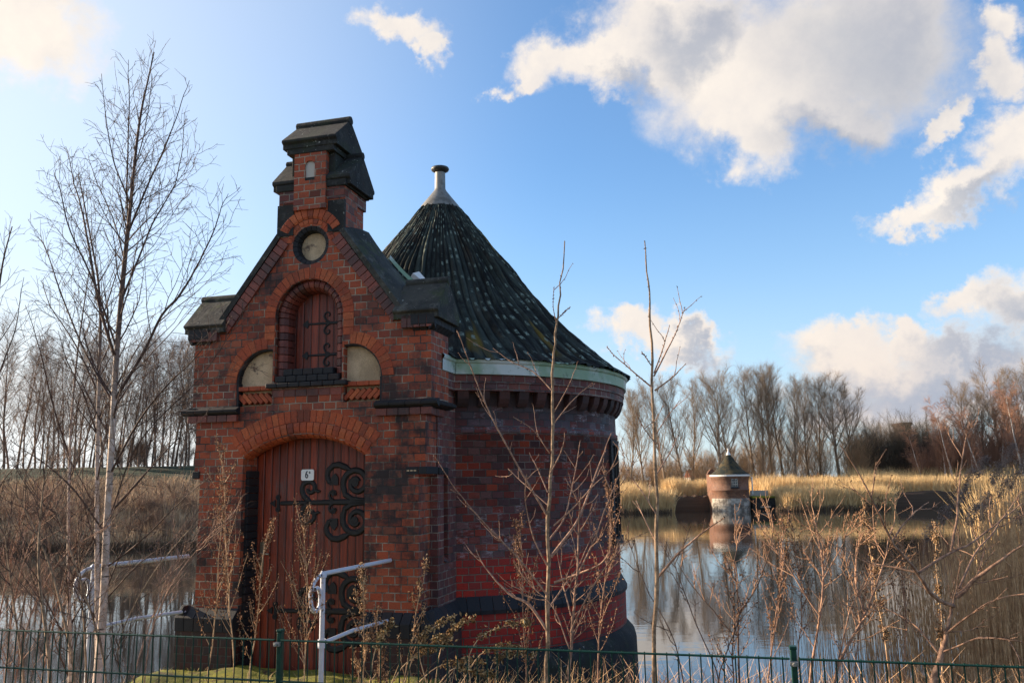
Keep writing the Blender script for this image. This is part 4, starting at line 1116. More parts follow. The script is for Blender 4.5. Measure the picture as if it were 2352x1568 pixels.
# ------------------------------------------------------------------ far trees
def mk_tree(name, cfg, H, r0, mats, seed, lean=.03, seg=12, forks=1):
    rng = np.random.default_rng(seed); T = [TB(), TB()]
    for k in range(forks):
        P = path((rng.normal()*.05*k, rng.normal()*.05*k, -.2), (rng.normal()*.05+k*.1*rng.choice((-1, 1)), 0, 1), H*(1-.08*k), seg, lean, .03, rng)
        branch(T, P, r0*(1-.15*k), r0*.08, 0, cfg, rng)
    return T[0].mesh(name+'_trunk', mats[0]), T[1].mesh(name+'_crown', mats[1])
POP = [dict(k=6, tp=.8), dict(n=24, t0=.26, L=lambda t, L: L*(.50-.32*t), ang=(18, 38), seg=6, wan=.06, up=.13, rr=.42, k=4, to=1, rmin=.03),
       dict(n=11, t0=.12, L=.36, ang=(18, 40), seg=4, wan=.08, up=.12, rr=.5, k=3, to=1, rmin=.012, rtip=.007),
       dict(bulk=1, n=15, t0=.08, len=.75, ang=(15, 50), rmin=.0058, up=.25, to=1)]
VAS = [dict(k=6, tp=.8), dict(n=20, t0=.30, L=lambda t, L: L*(.60-.38*t), ang=(22, 46), seg=6, wan=.06, up=.08, rr=.5, k=4, to=1, rmin=.03),
       dict(n=13, t0=.2, L=.38, ang=(20, 45), seg=4, wan=.08, up=.08, rr=.5, k=3, to=1, rmin=.015, rtip=.009),
       dict(bulk=1, n=17, t0=.08, len=.8, ang=(15, 50), rmin=.0058, up=.2, to=1)]
BIR = [dict(k=5, tp=.8), dict(n=24, t0=.18, L=lambda t, L: L*(.34-.18*t), ang=(22, 42), seg=5, wan=.08, up=.05, rr=.32, k=3, to=1, rmin=.016),
       dict(n=9, t0=.15, L=.42, ang=(22, 50), seg=3, wan=.12, up=0, rr=.5, k=3, to=1, rmin=.011, rtip=.008),
       dict(bulk=1, n=14, t0=.1, len=.6, ang=(15, 55), rmin=.0085, up=-.1, to=1)]
ALD = [dict(k=5, tp=.8), dict(n=26, t0=.16, L=lambda t, L: L*(.36-.24*t), ang=(20, 46), seg=5, wan=.08, up=.10, rr=.35, k=3, to=1, rmin=.013),
       dict(n=8, t0=.15, L=.42, ang=(22, 50), seg=3, wan=.12, up=.06, rr=.5, k=3, to=1, rmin=.008, rtip=.005),
       dict(bulk=1, n=9, t0=.1, len=.6, ang=(15, 55), rmin=.0048, up=.1, to=1)]
BSH = [dict(k=3, tp=.8), dict(n=12, t0=.06, L=lambda t, L: L*(.5-.30*t), ang=(14, 42), seg=4, wan=.1, up=.08, rr=.5, k=3, to=1, rmin=.016),
       dict(bulk=1, n=26, t0=.1, len=.7, ang=(15, 55), rmin=.0066, up=.1, to=0)]
H0 = 15.0
poplars = [mk_tree('poplar', POP, H0, .20, ('far_bark', 'far_bark'), 100+i) for i in range(4)]
vases = [mk_tree('broad_tree', VAS, H0, .26, ('far_bark', 'far_bark'), 200+i) for i in range(2)]
birches = [mk_tree('far_birch', BIR, 11., .19, ('far_birch_bark', 'far_birch_twig'), 300+i, .06) for i in range(3)]
alders = [mk_tree('alder', ALD, 13., .13, ('far_bark_left', 'far_bark_left'), 400+i, .05) for i in range(4)]
def place(name, proto, base, h, h0, rz, label, cat, group):
    r = empty(name, base, rz, label=label, category=cat, group=group); r.scale = (h/h0,)*3 if np.isscalar(h) else h
    for nm, me in zip(('trunk', 'crown'), proto):
        c = bpy.data.objects.new(nm, me); COL.objects.link(c); c.parent = r
    return r
ORD = 'first second third fourth fifth sixth seventh eighth ninth tenth eleventh twelfth thirteenth fourteenth fifteenth sixteenth seventeenth eighteenth nineteenth twentieth twenty-first twenty-second twenty-third twenty-fourth'.split()
row = [(1448, 905, 'p'), (1479, 895, 'p'), (1530, 872, 'p'), (1569, 868, 'p'), (1592, 880, 'p'), (1655, 866, 'v'), (1683, 858, 'p'), (1732, 850, 'p'), (1757, 862, 'p'), (1777, 840, 'p'), (1800, 850, 'p'), (1826, 882, 'p'), (1861, 868, 'p'), (1888, 866, 'p'), (1930, 866, 'v'), (1962, 895, 'v')]
for i, (xp, yt, kind) in enumerate(row):
    Y = 138+3*math.sin(i*2.1); b = at(xp, 1112, Y); top = at(xp, yt, Y)[2]; b[2] = gz(b[0], Y)-.1
    h = (top-b[2])*.885; pr_ = poplars[i % 4] if kind == 'p' else vases[i % 2]
    s_ = h/H0; rt = place('poplar_tree', pr_, b, (s_*1.22, s_*1.22, s_), 1, i*1.7, 'bare poplar, %s from the left in the row behind the far shore' % ORD[i], 'tree', 'bare poplars behind the far shore')
row = [(2222, 884, 0), (2262, 905, 1), (2305, 852, 1), (2350, 858, 0), (2395, 850, 1)]
for i, (xp, yt, k) in enumerate(row):
    Y = 132; b = at(xp, 1100, Y); top = at(xp, yt, Y)[2]; b[2] = gz(b[0], Y)-.1; s_ = (top-b[2])/H0*.88
    place('broad_tree', vases[k], b, (s_*1.15, s_*1.15, s_), 1, i*2.3+1, 'round-crowned bare grey tree, %s from the left behind the birches at right' % ORD[i], 'tree', 'round-crowned trees behind the birches')
row = [(2095+25, 985), (2148, 975), (2168, 962), (2190, 925), (2206, 965), (2232, 950), (2258, 940), (2290, 900), (2318, 935), (2350, 890), (2385, 930)]
for i, (xp, yt) in enumerate(row):
    Y = 127+4*math.sin(i*1.9); b = at(xp, 1100, Y); top = at(xp, yt, Y)[2]; b[2] = gz(b[0], Y)-.1; s_ = (top-b[2])/11.*.93
    r = place('birch_tree', birches[i % 3], b, (s_, s_, s_), 1, i*2.1, 'white-stemmed birch, %s from the left in the reddish grove at right' % ORD[i], 'tree', 'birches in the reddish grove at right')
    r.rotation_euler = (.03, -.10+.08*math.sin(i*3.), i*2.1)
row2 = [(22, 800), (54, 820), (80, 790), (104, 812), (132, 830), (158, 815), (182, 780), (204, 822), (226, 805), (246, 826), (270, 812), (292, 825), (328, 800), (348, 826), (366, 806), (386, 830), (402, 795), (424, 818), (446, 806), (462, 822)]
row = [(8, 740), (38, 770), (62, 800), (92, 830), (118, 790), (146, 800), (168, 770), (192, 792), (214, 800), (236, 780), (258, 800), (280, 790), (300, 770), (318, 810), (338, 790), (356, 770), (374, 800), (394, 778), (412, 800), (432, 790), (452, 800), (475, 790)]
for i, (xp, yt) in enumerate(row):
    Y = 88+3*math.sin(i*2.7); b = at(xp, 1075, Y); top = at(xp, yt, Y)[2]; b[2] = gz(b[0], Y)-.15; s_ = (top-b[2])/13.
    r = place('bare_tree', alders[i % 4], b, (s_, s_, s_), 1, i*1.9, 'bare slim tree, %s from the left on the dike beyond the pond' % ORD[i], 'tree', 'bare trees on the dike at left')
    r.rotation_euler = (0, .015*math.sin(i*5.), i*1.9)
for i, (xp, yt) in enumerate(row2):
    Y = 95+3*math.sin(i*2.3); b = at(xp, 1075, Y); top = at(xp, yt, Y)[2]; b[2] = gz(b[0], Y)-.15; s_ = (top-b[2])/13.
    place('bare_tree', alders[(i+2) % 4], b, (s_, s_, s_), 1, i*2.9, 'lower bare tree, %s from the left in the back row on the dike' % ORD[i], 'tree', 'bare trees in the back row on the dike')
# brushwood that reads as one mass
def brush(name, spots, label, mat_, hh, seed):
    rng = np.random.default_rng(seed); T = [TB(), TB()]; T[1] = T[0]
    for (x, y, z, h) in spots:
        for q in range(3):
            P = path((x+rng.normal()*.5, y+rng.normal()*.5, z-.2), (rng.normal()*.22, rng.normal()*.22, 1), h*rng.uniform(.7, 1.05), 5, .08, .03, rng)
            branch(T, P, .034, .010, 0, BSH, rng)
    return link(name, T[0].mesh(name, mat_), [], label=label, category='brushwood', kind='stuff')
def spots(x0, x1, Y0, Y1, n_, top, rng):
    out = []
    for _ in range(n_):
        xp = rng.uniform(x0, x1); Y = rng.uniform(Y0, Y1); p = at(xp, 1100, Y); zt = at(xp, top(xp)+rng.uniform(0, 35), Y)[2]; zb = gz(p[0], Y)
        out.append((p[0], Y, zb, max(1.5, zt-zb)))
    return out
rg = np.random.default_rng(5)
brush('brushwood', spots(1180, 1410, 138, 160, 50, lambda x: 1045, rg)+spots(1410, 2010, 134, 150, 120, lambda x: np.interp(x, [1410, 1500, 1600, 1700, 1780, 1900, 2010], [1050, 1035, 1030, 1010, 985, 985, 990]), rg), 'brown bare undergrowth between and behind the poplars', 'brush_brown', 5, 1)
brush('dark_copse', spots(1985, 2165, 137, 150, 110, lambda x: np.interp(x, [1985, 2010, 2050, 2120, 2165], [985, 968, 955, 955, 985]), rg), 'dark dense copse between the poplars and the birches', 'brush_dark', 8, 2)
brush('thicket', spots(2120, 2440, 129, 140, 120, lambda x: np.interp(x, [2120, 2160, 2240, 2352, 2440], [1040, 1000, 985, 960, 950]), rg), 'reddish bare thicket around the birch stems', 'far_birch_twig', 6, 3)
rg2 = np.random.default_rng(9)
brush('bank_bushes', [(float(at(x_, 1200, Y_)[0]), Y_, WATER+(Y_-62)*.27, rg2.uniform(1.3, 3.0)) for x_, Y_ in zip(rg2.uniform(-40, 480, 22), rg2.uniform(62, 68, 22))], 'low bare bushes among the reeds on the far bank at left', 'far_bark_left', 3, 8)
brush('hedge', [(float(at(rg2.uniform(-20, 480), 1075, 92)[0]), 92+rg2.uniform(-2, 3), 5.6, rg2.uniform(2.0, 4.2)) for _ in range(14)], 'bare low undergrowth on the dike below the trees at left', 'far_bark_left', 3, 4)
# two little red-roofed houses behind the trees
for i, (xa, xb, yr, lb) in enumerate(((1586, 1612, 1078, 'far small house with red tiled roof glimpsed left of the distant tower'), (1868, 1898, 1090, 'far pale house with red tiled roof glimpsed among the poplar trunks'))):
    Y = 190; a = at(xa, 1100, Y); b = at(xb, 1100, Y); zt = at(xa, yr, Y)[2]; wv = b[0]-a[0]; zb = .8
    hs = empty('house', ((a[0]+b[0])/2, Y, zb), label=lb, category='house')
    m = MB(); m.box(-wv*.5, wv*.5, 0, 6, 0, zt-zb-1.6); m.build('wall', 'render_wall', hs)
    m = MB(); m.prism([(-.5, zt-zb-1.7), (3, zt-zb), (6.5, zt-zb-1.7)], -wv*.55, wv*.55, axis='x'); m.build('roof', 'red_tile', hs)
    m = MB(); m.box(wv*.2, wv*.2+.6, 2.6, 3.2, zt-zb-.3, zt-zb+.6); m.build('chimney', 'red_tile', hs)
tb_ = at(2085, 1000, 200); zt = at(2085, 958, 200)[2]
m = MB(); m.box(-1.0, 1.0, 0, 5, 0, zt-2.2); m.box(-1.25, 1.25, -.3, 5.3, zt-2.8, zt-2.18)
o = m.build('block_building', 'far_brick_dark', label='reddish flat-topped building top just showing above the dark copse', category='building'); o.location = (tb_[0], 200, 1)

# ------------------------------------------------------------------ green mesh fence in front
def fpt(t): return (-3.08+5.28*t, 5.0-1.43*t)
FZ = 2.865
fu_ = Vector((5.28, -1.43, 0)).normalized(); fl_ = Vector((5.28, -1.43, 0)).length
f0 = Vector((-3.08, 5.0, FZ)); tpost = [.353-.461*3, .353-.461*2, .353-.461, .353, .353+.461, .353+.461*2, .353+.461*3]
FN = empty('mesh_fence', tuple(f0+fu_*(fl_*tpost[3])), math.atan2(fu_.y, fu_.x), label='green welded mesh fence running along the front below the brick house', category='fence')
L0 = 2.52
for k in range(6):
    s0 = (k-3)*L0; T = TB()
    for i in range(51):
        x = s0+.01+i*.05
        if i == 50: continue
        T.add([(x, 0, .008), (x, 0, -1.03)], .0033, 6)
    for z in (0, -.2, -.4, -.6, -.8, -1.0):
        for y in ((-.006, .006) if z else (-.006, .006)):
            T.add([(s0+.01, y, z), (s0+L0-.03, y, z)], .0042, 6)
    link('mesh_panel', T.mesh('mesh_panel', 'fence_green'), [], FN)
for k in range(7):
    s0 = (k-3)*L0-.012
    m = MB(); m.box(s0-.013, s0+.013, .010, .045, -1.35, .035)
    P_o = m.build('post', 'fence_green', FN, bevel=.004)
    m = MB(); m.box(s0-.016, s0+.016, .007, .048, .035, .05); m.build('post_cap', 'fence_green', P_o, bevel=.004)
    for zc in (-.02, -.40, -.80):
        m = MB(); m.box(s0-.018, s0+.018, -.014, .010, zc-.010, zc+.010); m.prism([(s0+.009*math.cos(a), zc+.009*math.sin(a)) for a in np.linspace(0, 2*PI, 9)[:-1]], -.026, -.014)
        m.build('clamp', 'zinc' if zc > -.1 else 'fence_green', P_o, bevel=.003)

# ------------------------------------------------------------------ white handrails of the causeway
def W_(tan, Y, z): return np.array((tan*Y, Y, z))
def ringcurve(c, a, b, rx, rz, n_=26, t0=0, t1=2*PI): return [c+a*(rx*math.cos(t))+b*(rz*math.sin(t)) for t in np.linspace(t0, t1, n_)]
def rail(base, wallp, zt, zl, label, bendz=0.):
    hr = empty('handrail', (base[0], base[1], 1.8), label=label, category='handrail')
    def lk(nm, T):
        me = T.mesh(nm, 'rail_paint'); me.transform(Matrix.Translation((-base[0], -base[1], -1.8))); return link(nm, me, [], hr)
    b = np.array((base[0], base[1], 0.)); wv = np.array((wallp[0], wallp[1], 0.)); dv = nrm(wv-b)
    T = TB(); T.add([b+(0, 0, 1.5), b+(0, 0, zt-.01)], .021, 10); lk('post', T)
    T = TB(); T.add([b+dv*-.0+(0, 0, zt), wv+(0, 0, zt)], .019, 10); T.add([b+(0, 0, zt-.03), b+(0, 0, zt), b+(0, 0, zt+.024)], [.03, .034, .012], 10); lk('top_rail', T)
    T = TB(); T.add([b+(0, 0, zl), b+dv*.5+(0, 0, zl+.02), wv+(0, 0, zl)], .017, 10); T.add([b+(0, 0, zl-.035), b+(0, 0, zl+.035)], .032, 10); lk('lower_rail', T)
    T = TB(); o = b+dv*-.0+(0, 0, zt-.02); up = np.array((0, 0, 1.)); c = b-dv*.12+(0, 0, zt-.13)
    pts = [o, b-dv*.05+(0, 0, zt-.01), b-dv*.12+(0, 0, zt-.04), b-dv*.18+(0, 0, zt-.12), b-dv*.17+(0, 0, zt-.24), b-dv*.10+(0, 0, zt-.30), b-dv*.035+(0, 0, zt-.25), b-dv*.03+(0, 0, zt-.16), b-dv*.07+(0, 0, zt-.10), b-dv*.12+(0, 0, zt-.11)]
    q = np.array(pts); tt_ = np.linspace(0, len(q)-1, 50); q2 = np.stack([np.interp(tt_, np.arange(len(q)), q[:, i]) for i in range(3)], 1)
    for _ in range(3): q2[1:-1] = (q2[:-2]+q2[1:-1]*2+q2[2:])/4
    T.add(q2, .017, 8); lk('scroll', T)
b1 = W_(-.2226, 7.15, 0); w1 = loc(.93, -.005); rail(b1, (w1.x, w1.y), 2.92, 2.37, 'white handrail with curled end right of the door, behind the fence')
b2 = W_(-.488, 7.85, 0); w2 = loc(-1.30, -.02); rail(b2, (w2.x, w2.y), 2.945, 2.40, 'greyish white handrail with curled end left of the house, behind the birch')

# ------------------------------------------------------------------ traced young trees
def tr_(pts, Y0, Y1=None, wob=0.):
    n_ = len(pts); Ys = np.linspace(Y0, Y0 if Y1 is None else Y1, n_)
    A = np.array([at(x, y, Yk) for (x, y), Yk in zip(pts, Ys)])
    tt_ = np.linspace(0, n_-1, (n_-1)*4+1); return np.stack([np.interp(tt_, np.arange(n_), A[:, i]) for i in range(3)], 1)
def smooth(P, k=2):
    P = P.copy()
    for _ in range(k): P[1:-1] = (P[:-2]+2*P[1:-1]+P[2:])/4
    return P
def buds(T, P, n_, mi, size=.004):
    q = np.array([sample(P, t)[0] for t in np.linspace(.15, 1, n_)]); T.seeds(q+RNG.normal(size=q.shape)*.002, size, mi, 2.2)
def tree_obj(name, T0, T1, mats, base, label, cat, names=('trunk', 'branches'), group=None):
    r = empty(name, tuple(base), label=label, category=cat)
    if group: r['group'] = group
    for T, nm, mt in zip((T0, T1), names, mats):
        if T is None or not (T.V or T.bulk): continue
        me = T.mesh(nm, mt); me.transform(Matrix.Translation(tuple(-np.array(base)))); link(nm, me, [], r)
    return r
def ground_foot(P, z=1.6):
    """carry a traced stem on down to the soil"""
    p = P[0].copy(); q = p.copy(); q[2] = min(gz(p[0], p[1]), p[2]-.05)-.12 if p[1] < 9 else z
    return np.concatenate([[q], [(q+p)/2], P])

# saplings behind the fence
YS = 5.6
def sapling(main, brs, r0, label, Y=YS):
    T0, T1 = TB(), TB(); rng = np.random.default_rng(len(brs)+int(main[0][0]))
    M_ = smooth(ground_foot(tr_(main, Y))); M_[3:, :2] += rng.normal(size=(len(M_)-3, 2))*.0045; rv = np.linspace(r0, .0035, len(M_))*(1+rng.uniform(-.10, .14, len(M_))); T0.add(M_, rv, 8); buds(T0, M_[len(M_)//2:], 16, 0, .005)
    for pts, rb, dY in brs:
        P = smooth(tr_(pts, Y, Y+dY)); P += np.cumsum(rng.normal(size=P.shape)*.0022, axis=0)*np.linspace(0, 1, len(P))[:, None]
        T1.add(P, np.linspace(rb, .0022, len(P)), 6); buds(T1, P, max(5, int(len(P)*1.1)), 0, .0048)
        L = np.linalg.norm(np.diff(P, axis=0), axis=1).sum()
        for k in range(int(L*5.5)):
            q, d = sample(P, rng.uniform(.2, .95)); C_ = path(q, side_dir(d, R(rng.uniform(30, 55)), rng), rng.uniform(.06, .28), 4, .12, .10, rng)
            T1.add(C_, np.linspace(.0028, .0013, 5), 4); buds(T1, C_, 4, 0, .0036)
    return tree_obj('sapling', T0, T1, ('sapling_bark', 'sapling_twig'), M_[0], label, 'tree')
sapling([(1253.6, 1568), (1260, 1388), (1257, 1186), (1270, 1018), (1268, 850), (1277, 770), (1287, 682), (1296, 554)],
        [([(1258, 1186), (1183, 1059), (1129, 958), (1079, 837), (1055, 760)], .008, -.3), ([(1261, 1371), (1189.6, 1278), (1143, 1236), (1088.5, 1177), (1046.4, 1130.7), (991.7, 1046.4)], .007, -.5),
         ([(1257, 1447), (1215, 1383), (1177, 1371), (1143, 1341), (1110, 1299), (1093, 1265)], .012, .2), ([(1265.5, 1278), (1324.5, 1202), (1354, 1126), (1383.5, 1046), (1404.5, 991.7)], .011, .3),
         ([(1271.8, 1206.5), (1328.7, 1156), (1362.4, 1113.8), (1421.3, 1054.8)], .006, -.2), ([(1273.9, 1337), (1337, 1314), (1383.5, 1295), (1408.7, 1265.5)], .010, -.3),
         ([(1268, 897), (1225, 850), (1170, 830), (1132, 800)], .005, .2), ([(1270, 950), (1300, 900), (1312, 875)], .004, 0), ([(1270, 975), (1310, 925), (1362, 880)], .004, .1),
         ([(1277, 740), (1268, 700), (1268, 660)], .003, 0), ([(1283, 730), (1300, 715), (1310, 705)], .003, 0), ([(1258, 1130), (1236, 1080), (1215, 1040)], .005, .2), ([(1259, 1160), (1200, 1110), (1165, 1080)], .004, .3),
         ([(1260, 1240), (1300, 1190), (1320, 1080), (1330, 1010)], .006, .3), ([(1262, 1090), (1290, 1040), (1300, 1000)], .005, -.1), ([(1258, 1300), (1225, 1240), (1205, 1150), (1212, 1090)], .006, -.2),
         ([(1262, 1040), (1225, 985), (1180, 960)], .0045, -.1), ([(1258, 1400), (1305, 1330), (1330, 1300), (1360, 1230)], .006, .2)],
        .0165, 'taller sapling with pale bark standing before the round tower wall')
sapling([(1499, 1568), (1509, 1321), (1507, 1153), (1502, 917.5), (1495.6, 742.7), (1488.8, 648.6), (1480.8, 553)],
        [([(1498.9, 890.6), (1458.6, 857), (1414.9, 820), (1396, 797.9)], .006, .1), ([(1503.6, 897), (1546, 863.7), (1569.5, 833.5)], .006, -.1), ([(1502, 863.7), (1532.5, 803), (1552.7, 762.9), (1570.8, 710.5)], .006, .1),
         ([(1502, 857), (1522, 803), (1537, 746)], .005, -.1), ([(1500, 845), (1480, 815), (1470, 805)], .004, 0), ([(1509, 1327.5), (1566, 1260), (1633, 1206.5), (1663.6, 1186)], .009, -.4),
         ([(1507, 1180), (1470, 1120), (1440, 1080)], .005, .1), ([(1507, 1090), (1540, 1040), (1560, 1000)], .005, .2), ([(1507, 1020), (1480, 985), (1462, 950)], .004, -.2), ([(1509, 1250), (1480, 1190), (1462, 1150)], .005, .2),
         ([(1505, 1000), (1530, 960), (1555, 925)], .004, .1)],
        .0155, 'thinner sapling with upswept fork standing before open water')
# bushy reddish shrub right of the first sapling
def shrub(stems, nchild, label, mats=('red_twig', 'red_twig'), Y=5.4, cat='shrub', name='shrub', cl=.35, bud=.0038, seedn=0):
    T0, T1 = TB(), TB(); rng = np.random.default_rng(int(stems[0][0][0][0])+7); bs_ = None; grown = []
    for pts, r0, dY in stems:
        Ya = Y
        if grown:
            A_ = np.concatenate(grown); dd_ = np.array([np.linalg.norm(at(pts[0][0], pts[0][1], q[1])-q) for q in A_]); i_ = int(dd_.argmin())
            if dd_[i_] < .25 and pts[0][1] <= 1540: Ya = float(A_[i_][1])
        P = tr_(pts, Ya, Ya+dY)
        if pts[0][1] > 1540: P = ground_foot(P)
        elif grown and dd_[i_] < .25: P[0] = A_[i_]
        grown.append(P)
        P = smooth(P); P[3:] += np.cumsum(rng.normal(size=P[3:].shape)*.003, axis=0)
        if bs_ is None: bs_ = P[0]
        T0.add(P, np.linspace(r0, .0022, len(P)), 6)
        L = np.linalg.norm(np.diff(P, axis=0), axis=1).sum()
        for k in range(int(L*nchild)):
            t = rng.uniform(.22, .98); q, d = sample(P, t)
            C_ = path(q, side_dir(d, R(rng.uniform(25, 60)), rng), cl*rng.uniform(.4, 1.2), 5, .14, .12, rng)
            T1.add(C_, np.linspace(.0034, .0015, 6), 4); buds(T1, C_, 5, 0, bud)
            for k2 in range(3):
                q2, d2 = sample(C_, rng.uniform(.25, .9)); C2 = path(q2, side_dir(d2, R(rng.uniform(25, 60)), rng), cl*rng.uniform(.15, .45), 3, .15, .08, rng)
                T1.add(C2, np.linspace(.002, .001, 4), 3); buds(T1, C2, 3, 0, bud*.8)
                if seedn: T1.seeds(C2[rng.integers(0, 4, seedn)]+rng.normal(size=(seedn, 3))*.012, .0055, 1, 1.5)
    return tree_obj(name, T0, T1, mats, bs_, label, cat, ('stem', 'twigs'))
shrub([([(1305.5, 1568), (1311.8, 1413), (1322, 1328.7), (1324.5, 1202), (1335, 1130)], .012, .1), ([(1312, 1413), (1290, 1330), (1275, 1260)], .006, .3), ([(1311, 1440), (1360, 1350), (1400, 1300), (1425, 1250)], .006, -.2),
       ([(1307, 1500), (1280, 1400), (1220, 1350), (1180, 1290)], .005, .2), ([(1322, 1330), (1370, 1230), (1400, 1150), (1440, 1060)], .006, .2)], 9,
      'reddish twiggy shrub growing beside the first sapling', cl=.30)
# big branching shrub at the right
shrub([([(2136.9, 1568), (2163.7, 1509.9), (2175, 1452.5), (2190.5, 1391), (2203, 1350)], .025, .0), ([(2190, 1393), (2140.7, 1372), (2110, 1314.7), (2048.9, 1242), (2025.9, 1180.7), (1995, 1100), (1940, 1010)], .013, -.5),
       ([(2110, 1314.7), (2184.7, 1265), (2228.7, 1242), (2305, 1184.6), (2352, 1150)], .009, .3), ([(2184.7, 1265), (2198, 1184.6), (2211.5, 1089), (2228, 980)], .008, .2),
       ([(2200, 1368), (2236.4, 1337.7), (2293.8, 1299.4), (2352, 1261), (2420, 1230)], .016, -.2), ([(2203, 1345), (2240, 1270), (2290, 1215), (2352, 1130)], .007, .5), ([(2175, 1452), (2240, 1400), (2300, 1370), (2380, 1360)], .007, -.5),
       ([(2110, 1314), (2040, 1300), (1985, 1290), (1930, 1260)], .006, .3), ([(2163, 1510), (2110, 1440), (2060, 1410), (1990, 1380)], .007, .3), ([(2165, 1500), (2250, 1460), (2352, 1475)], .006, -.4), ([(2048, 1242), (2090, 1180), (2130, 1150)], .005, .2)], 5,
      'large forked shrub with pale brown curved branches at the right', ('red_twig', 'red_twig'), 5.0, cl=.34)
shrub([([(1853.7, 1568), (1884, 1414), (1892, 1303), (1884, 1242), (1870, 1180)], .011, .3), ([(1884, 1420), (1840, 1350), (1800, 1290), (1760, 1250)], .006, .2), ([(1890, 1330), (1930, 1260), (1950, 1200)], .005, 0)], 12,
      'slender reddish weed shrub before the water, left of the forked shrub', ('red_twig', 'seed_brown'), 6.0, cl=.34, seedn=2)
shrub([([(1899.6, 1568), (1987.6, 1414), (2033.5, 1280), (2050, 1200)], .013, .2), ([(1987, 1414), (1960, 1330), (1965, 1240)], .006, .3), ([(1930, 1510), (1950, 1400), (1985, 1330)], .006, 0)], 12,
      'leaning reddish shrub just left of the large forked shrub', ('red_twig', 'seed_brown'), 5.6, cl=.34, seedn=2)
shrub([([(1696.7, 1568), (1696.7, 1356.8), (1689, 1295.6), (1700, 1240)], .008, .3), ([(1696, 1480), (1640, 1400), (1590, 1345), (1560, 1290)], .005, .2), ([(1696, 1420), (1740, 1340), (1765, 1260), (1770, 1210)], .005, -.2)], 9,
      'thin dark-stemmed weed shrub before bright water right of the second sapling', ('birch_twig', 'seed_brown'), 6.0, cl=.30, seedn=1)
shrub([([(1660, 1568), (1600, 1440), (1560, 1330), (1530, 1240)], .005, .2), ([(1575, 1568), (1545, 1450), (1480, 1330), (1450, 1230)], .005, .3), ([(1640, 1568), (1690, 1440), (1700, 1390)], .005, 0)], 4,
      'sparse dark crossing stems beside the second sapling', ('birch_twig', 'birch_twig'), 5.8, cl=.25)

# birches at the left
BT = [dict(k=6), dict(dens=9.5, t0=.10, L=lambda t, L: min(.95, L*.42)*(1.12-.98*t), ang=(24, 48), seg=6, wan=.10, up=.10, rr=.40, k=4, to=1, rmin=.0027, rtip=.0017),
      dict(dens=9.5, t0=.10, L=lambda t, L: min(.34, L*.55)*(1.1-.5*t), ang=(28, 60), seg=4, wan=.14, up=.04, rr=.6, k=3, to=1, rmin=.0021, rtip=.0015),
      dict(dens=13, t0=.2, L=lambda t, L: .09*(1.3-.5*t), ang=(30, 65), seg=2, wan=.2, up=-.05, rr=.7, k=3, to=1, rmin=.0016, rtip=.001)]
def birch(main, limbs, r0, Y, label, low=0, dens=1.0, seed=3, mt=('birch_bark', 'birch_twig')):
    T = [TB(), TB()]; rng = np.random.default_rng(seed)
    cfg = [dict(c) for c in BT]; cfg[1]['dens'] *= dens
    M_ = smooth(ground_foot(tr_(main, Y)), 3); n_ = len(M_)
    T[0].add(M_, r0+(.004-r0)*np.linspace(0, 1, n_)**.85, 10)
    c3 = cfg[1:]
    def kids(P, rr, f0, f1):
        L = np.linalg.norm(np.diff(P, axis=0), axis=1).sum(); az = rng.uniform(0, 6)
        for j in range(int(L*cfg[1]['dens'])):
            t = f0+(f1-f0)*(j+rng.uniform(.2, .8))/max(1, int(L*cfg[1]['dens'])); q, d = sample(P, t); az += 2.4
            ln = cfg[1]['L'](t, L)*rng.uniform(.6, 1.2); CP = path(q, side_dir(d, R(rng.uniform(24, 48)), rng, az), ln, 6, .09, .11, rng)
            branch(T, CP, max(.0022, rr*(1-t)*.4+.001), .0011, 0, c3, rng)
    kids(M_, r0, .10 if low else .30, .98)
    for pts, rl, dY in limbs:
        P = smooth(tr_(pts, Y, Y+dY), 2); P += np.cumsum(rng.normal(size=P.shape)*.004, axis=0)*np.linspace(0, 1, len(P))[:, None]
        T[1].add(P, np.linspace(rl, .002, len(P)), 5); kids(P, rl, .06, .98)
    return tree_obj('birch_tree', T[0], T[1], mt, M_[0], label, 'tree', ('trunk', 'crown'))
birch([(222, 1568), (238, 1400), (245, 1200), (258, 1000), (266, 826), (286, 600), (294, 529), (302, 448), (313, 335), (324, 254), (342, 175), (354, 120)],
      [([(262, 816), (226, 700), (205, 560), (190, 470), (172, 400), (162, 330)], .014, .5), ([(294, 535), (313, 486), (356, 389), (381, 335), (410, 254), (435, 189)], .010, -.4), ([(294, 529), (290, 430), (294, 310), (296, 200), (296, 130)], .009, .2),
       ([(262, 920), (331, 809), (370, 720), (416, 675), (459, 594), (490, 530), (508, 470), (530, 430)], .013, -.3), ([(275, 700), (330, 560), (352, 500), (400, 420), (420, 330), (425, 250)], .009, .4), ([(300, 470), (262, 380), (245, 300), (232, 175)], .007, -.3),
       ([(268, 800), (215, 640), (160, 530), (140, 430), (120, 400)], .009, -.5), ([(252, 1090), (320, 960), (390, 880), (455, 820), (500, 760)], .010, -.5), ([(250, 1180), (330, 1090), (400, 1010), (470, 960)], .008, .3),
       ([(262, 930), (200, 820), (150, 700), (100, 560), (85, 540)], .010, .4), ([(286, 600), (262, 500), (215, 400), (200, 350)], .006, .3), ([(245, 1230), (170, 1120), (100, 1060), (30, 1010)], .008, -.4), ([(248, 1300), (330, 1240), (420, 1150), (480, 1100)], .007, -.5),
       ([(240, 1380), (320, 1290), (400, 1240), (470, 1180)], .006, .2), ([(249, 1200), (300, 1040), (360, 960), (450, 880), (520, 780), (560, 700)], .006, -.4), ([(308, 390), (335, 300), (346, 220), (350, 170)], .005, -.1)],
      .034, 6.5, 'tall white-stemmed birch left of the brick house, its crown against sky', 0, 1.0, 3)
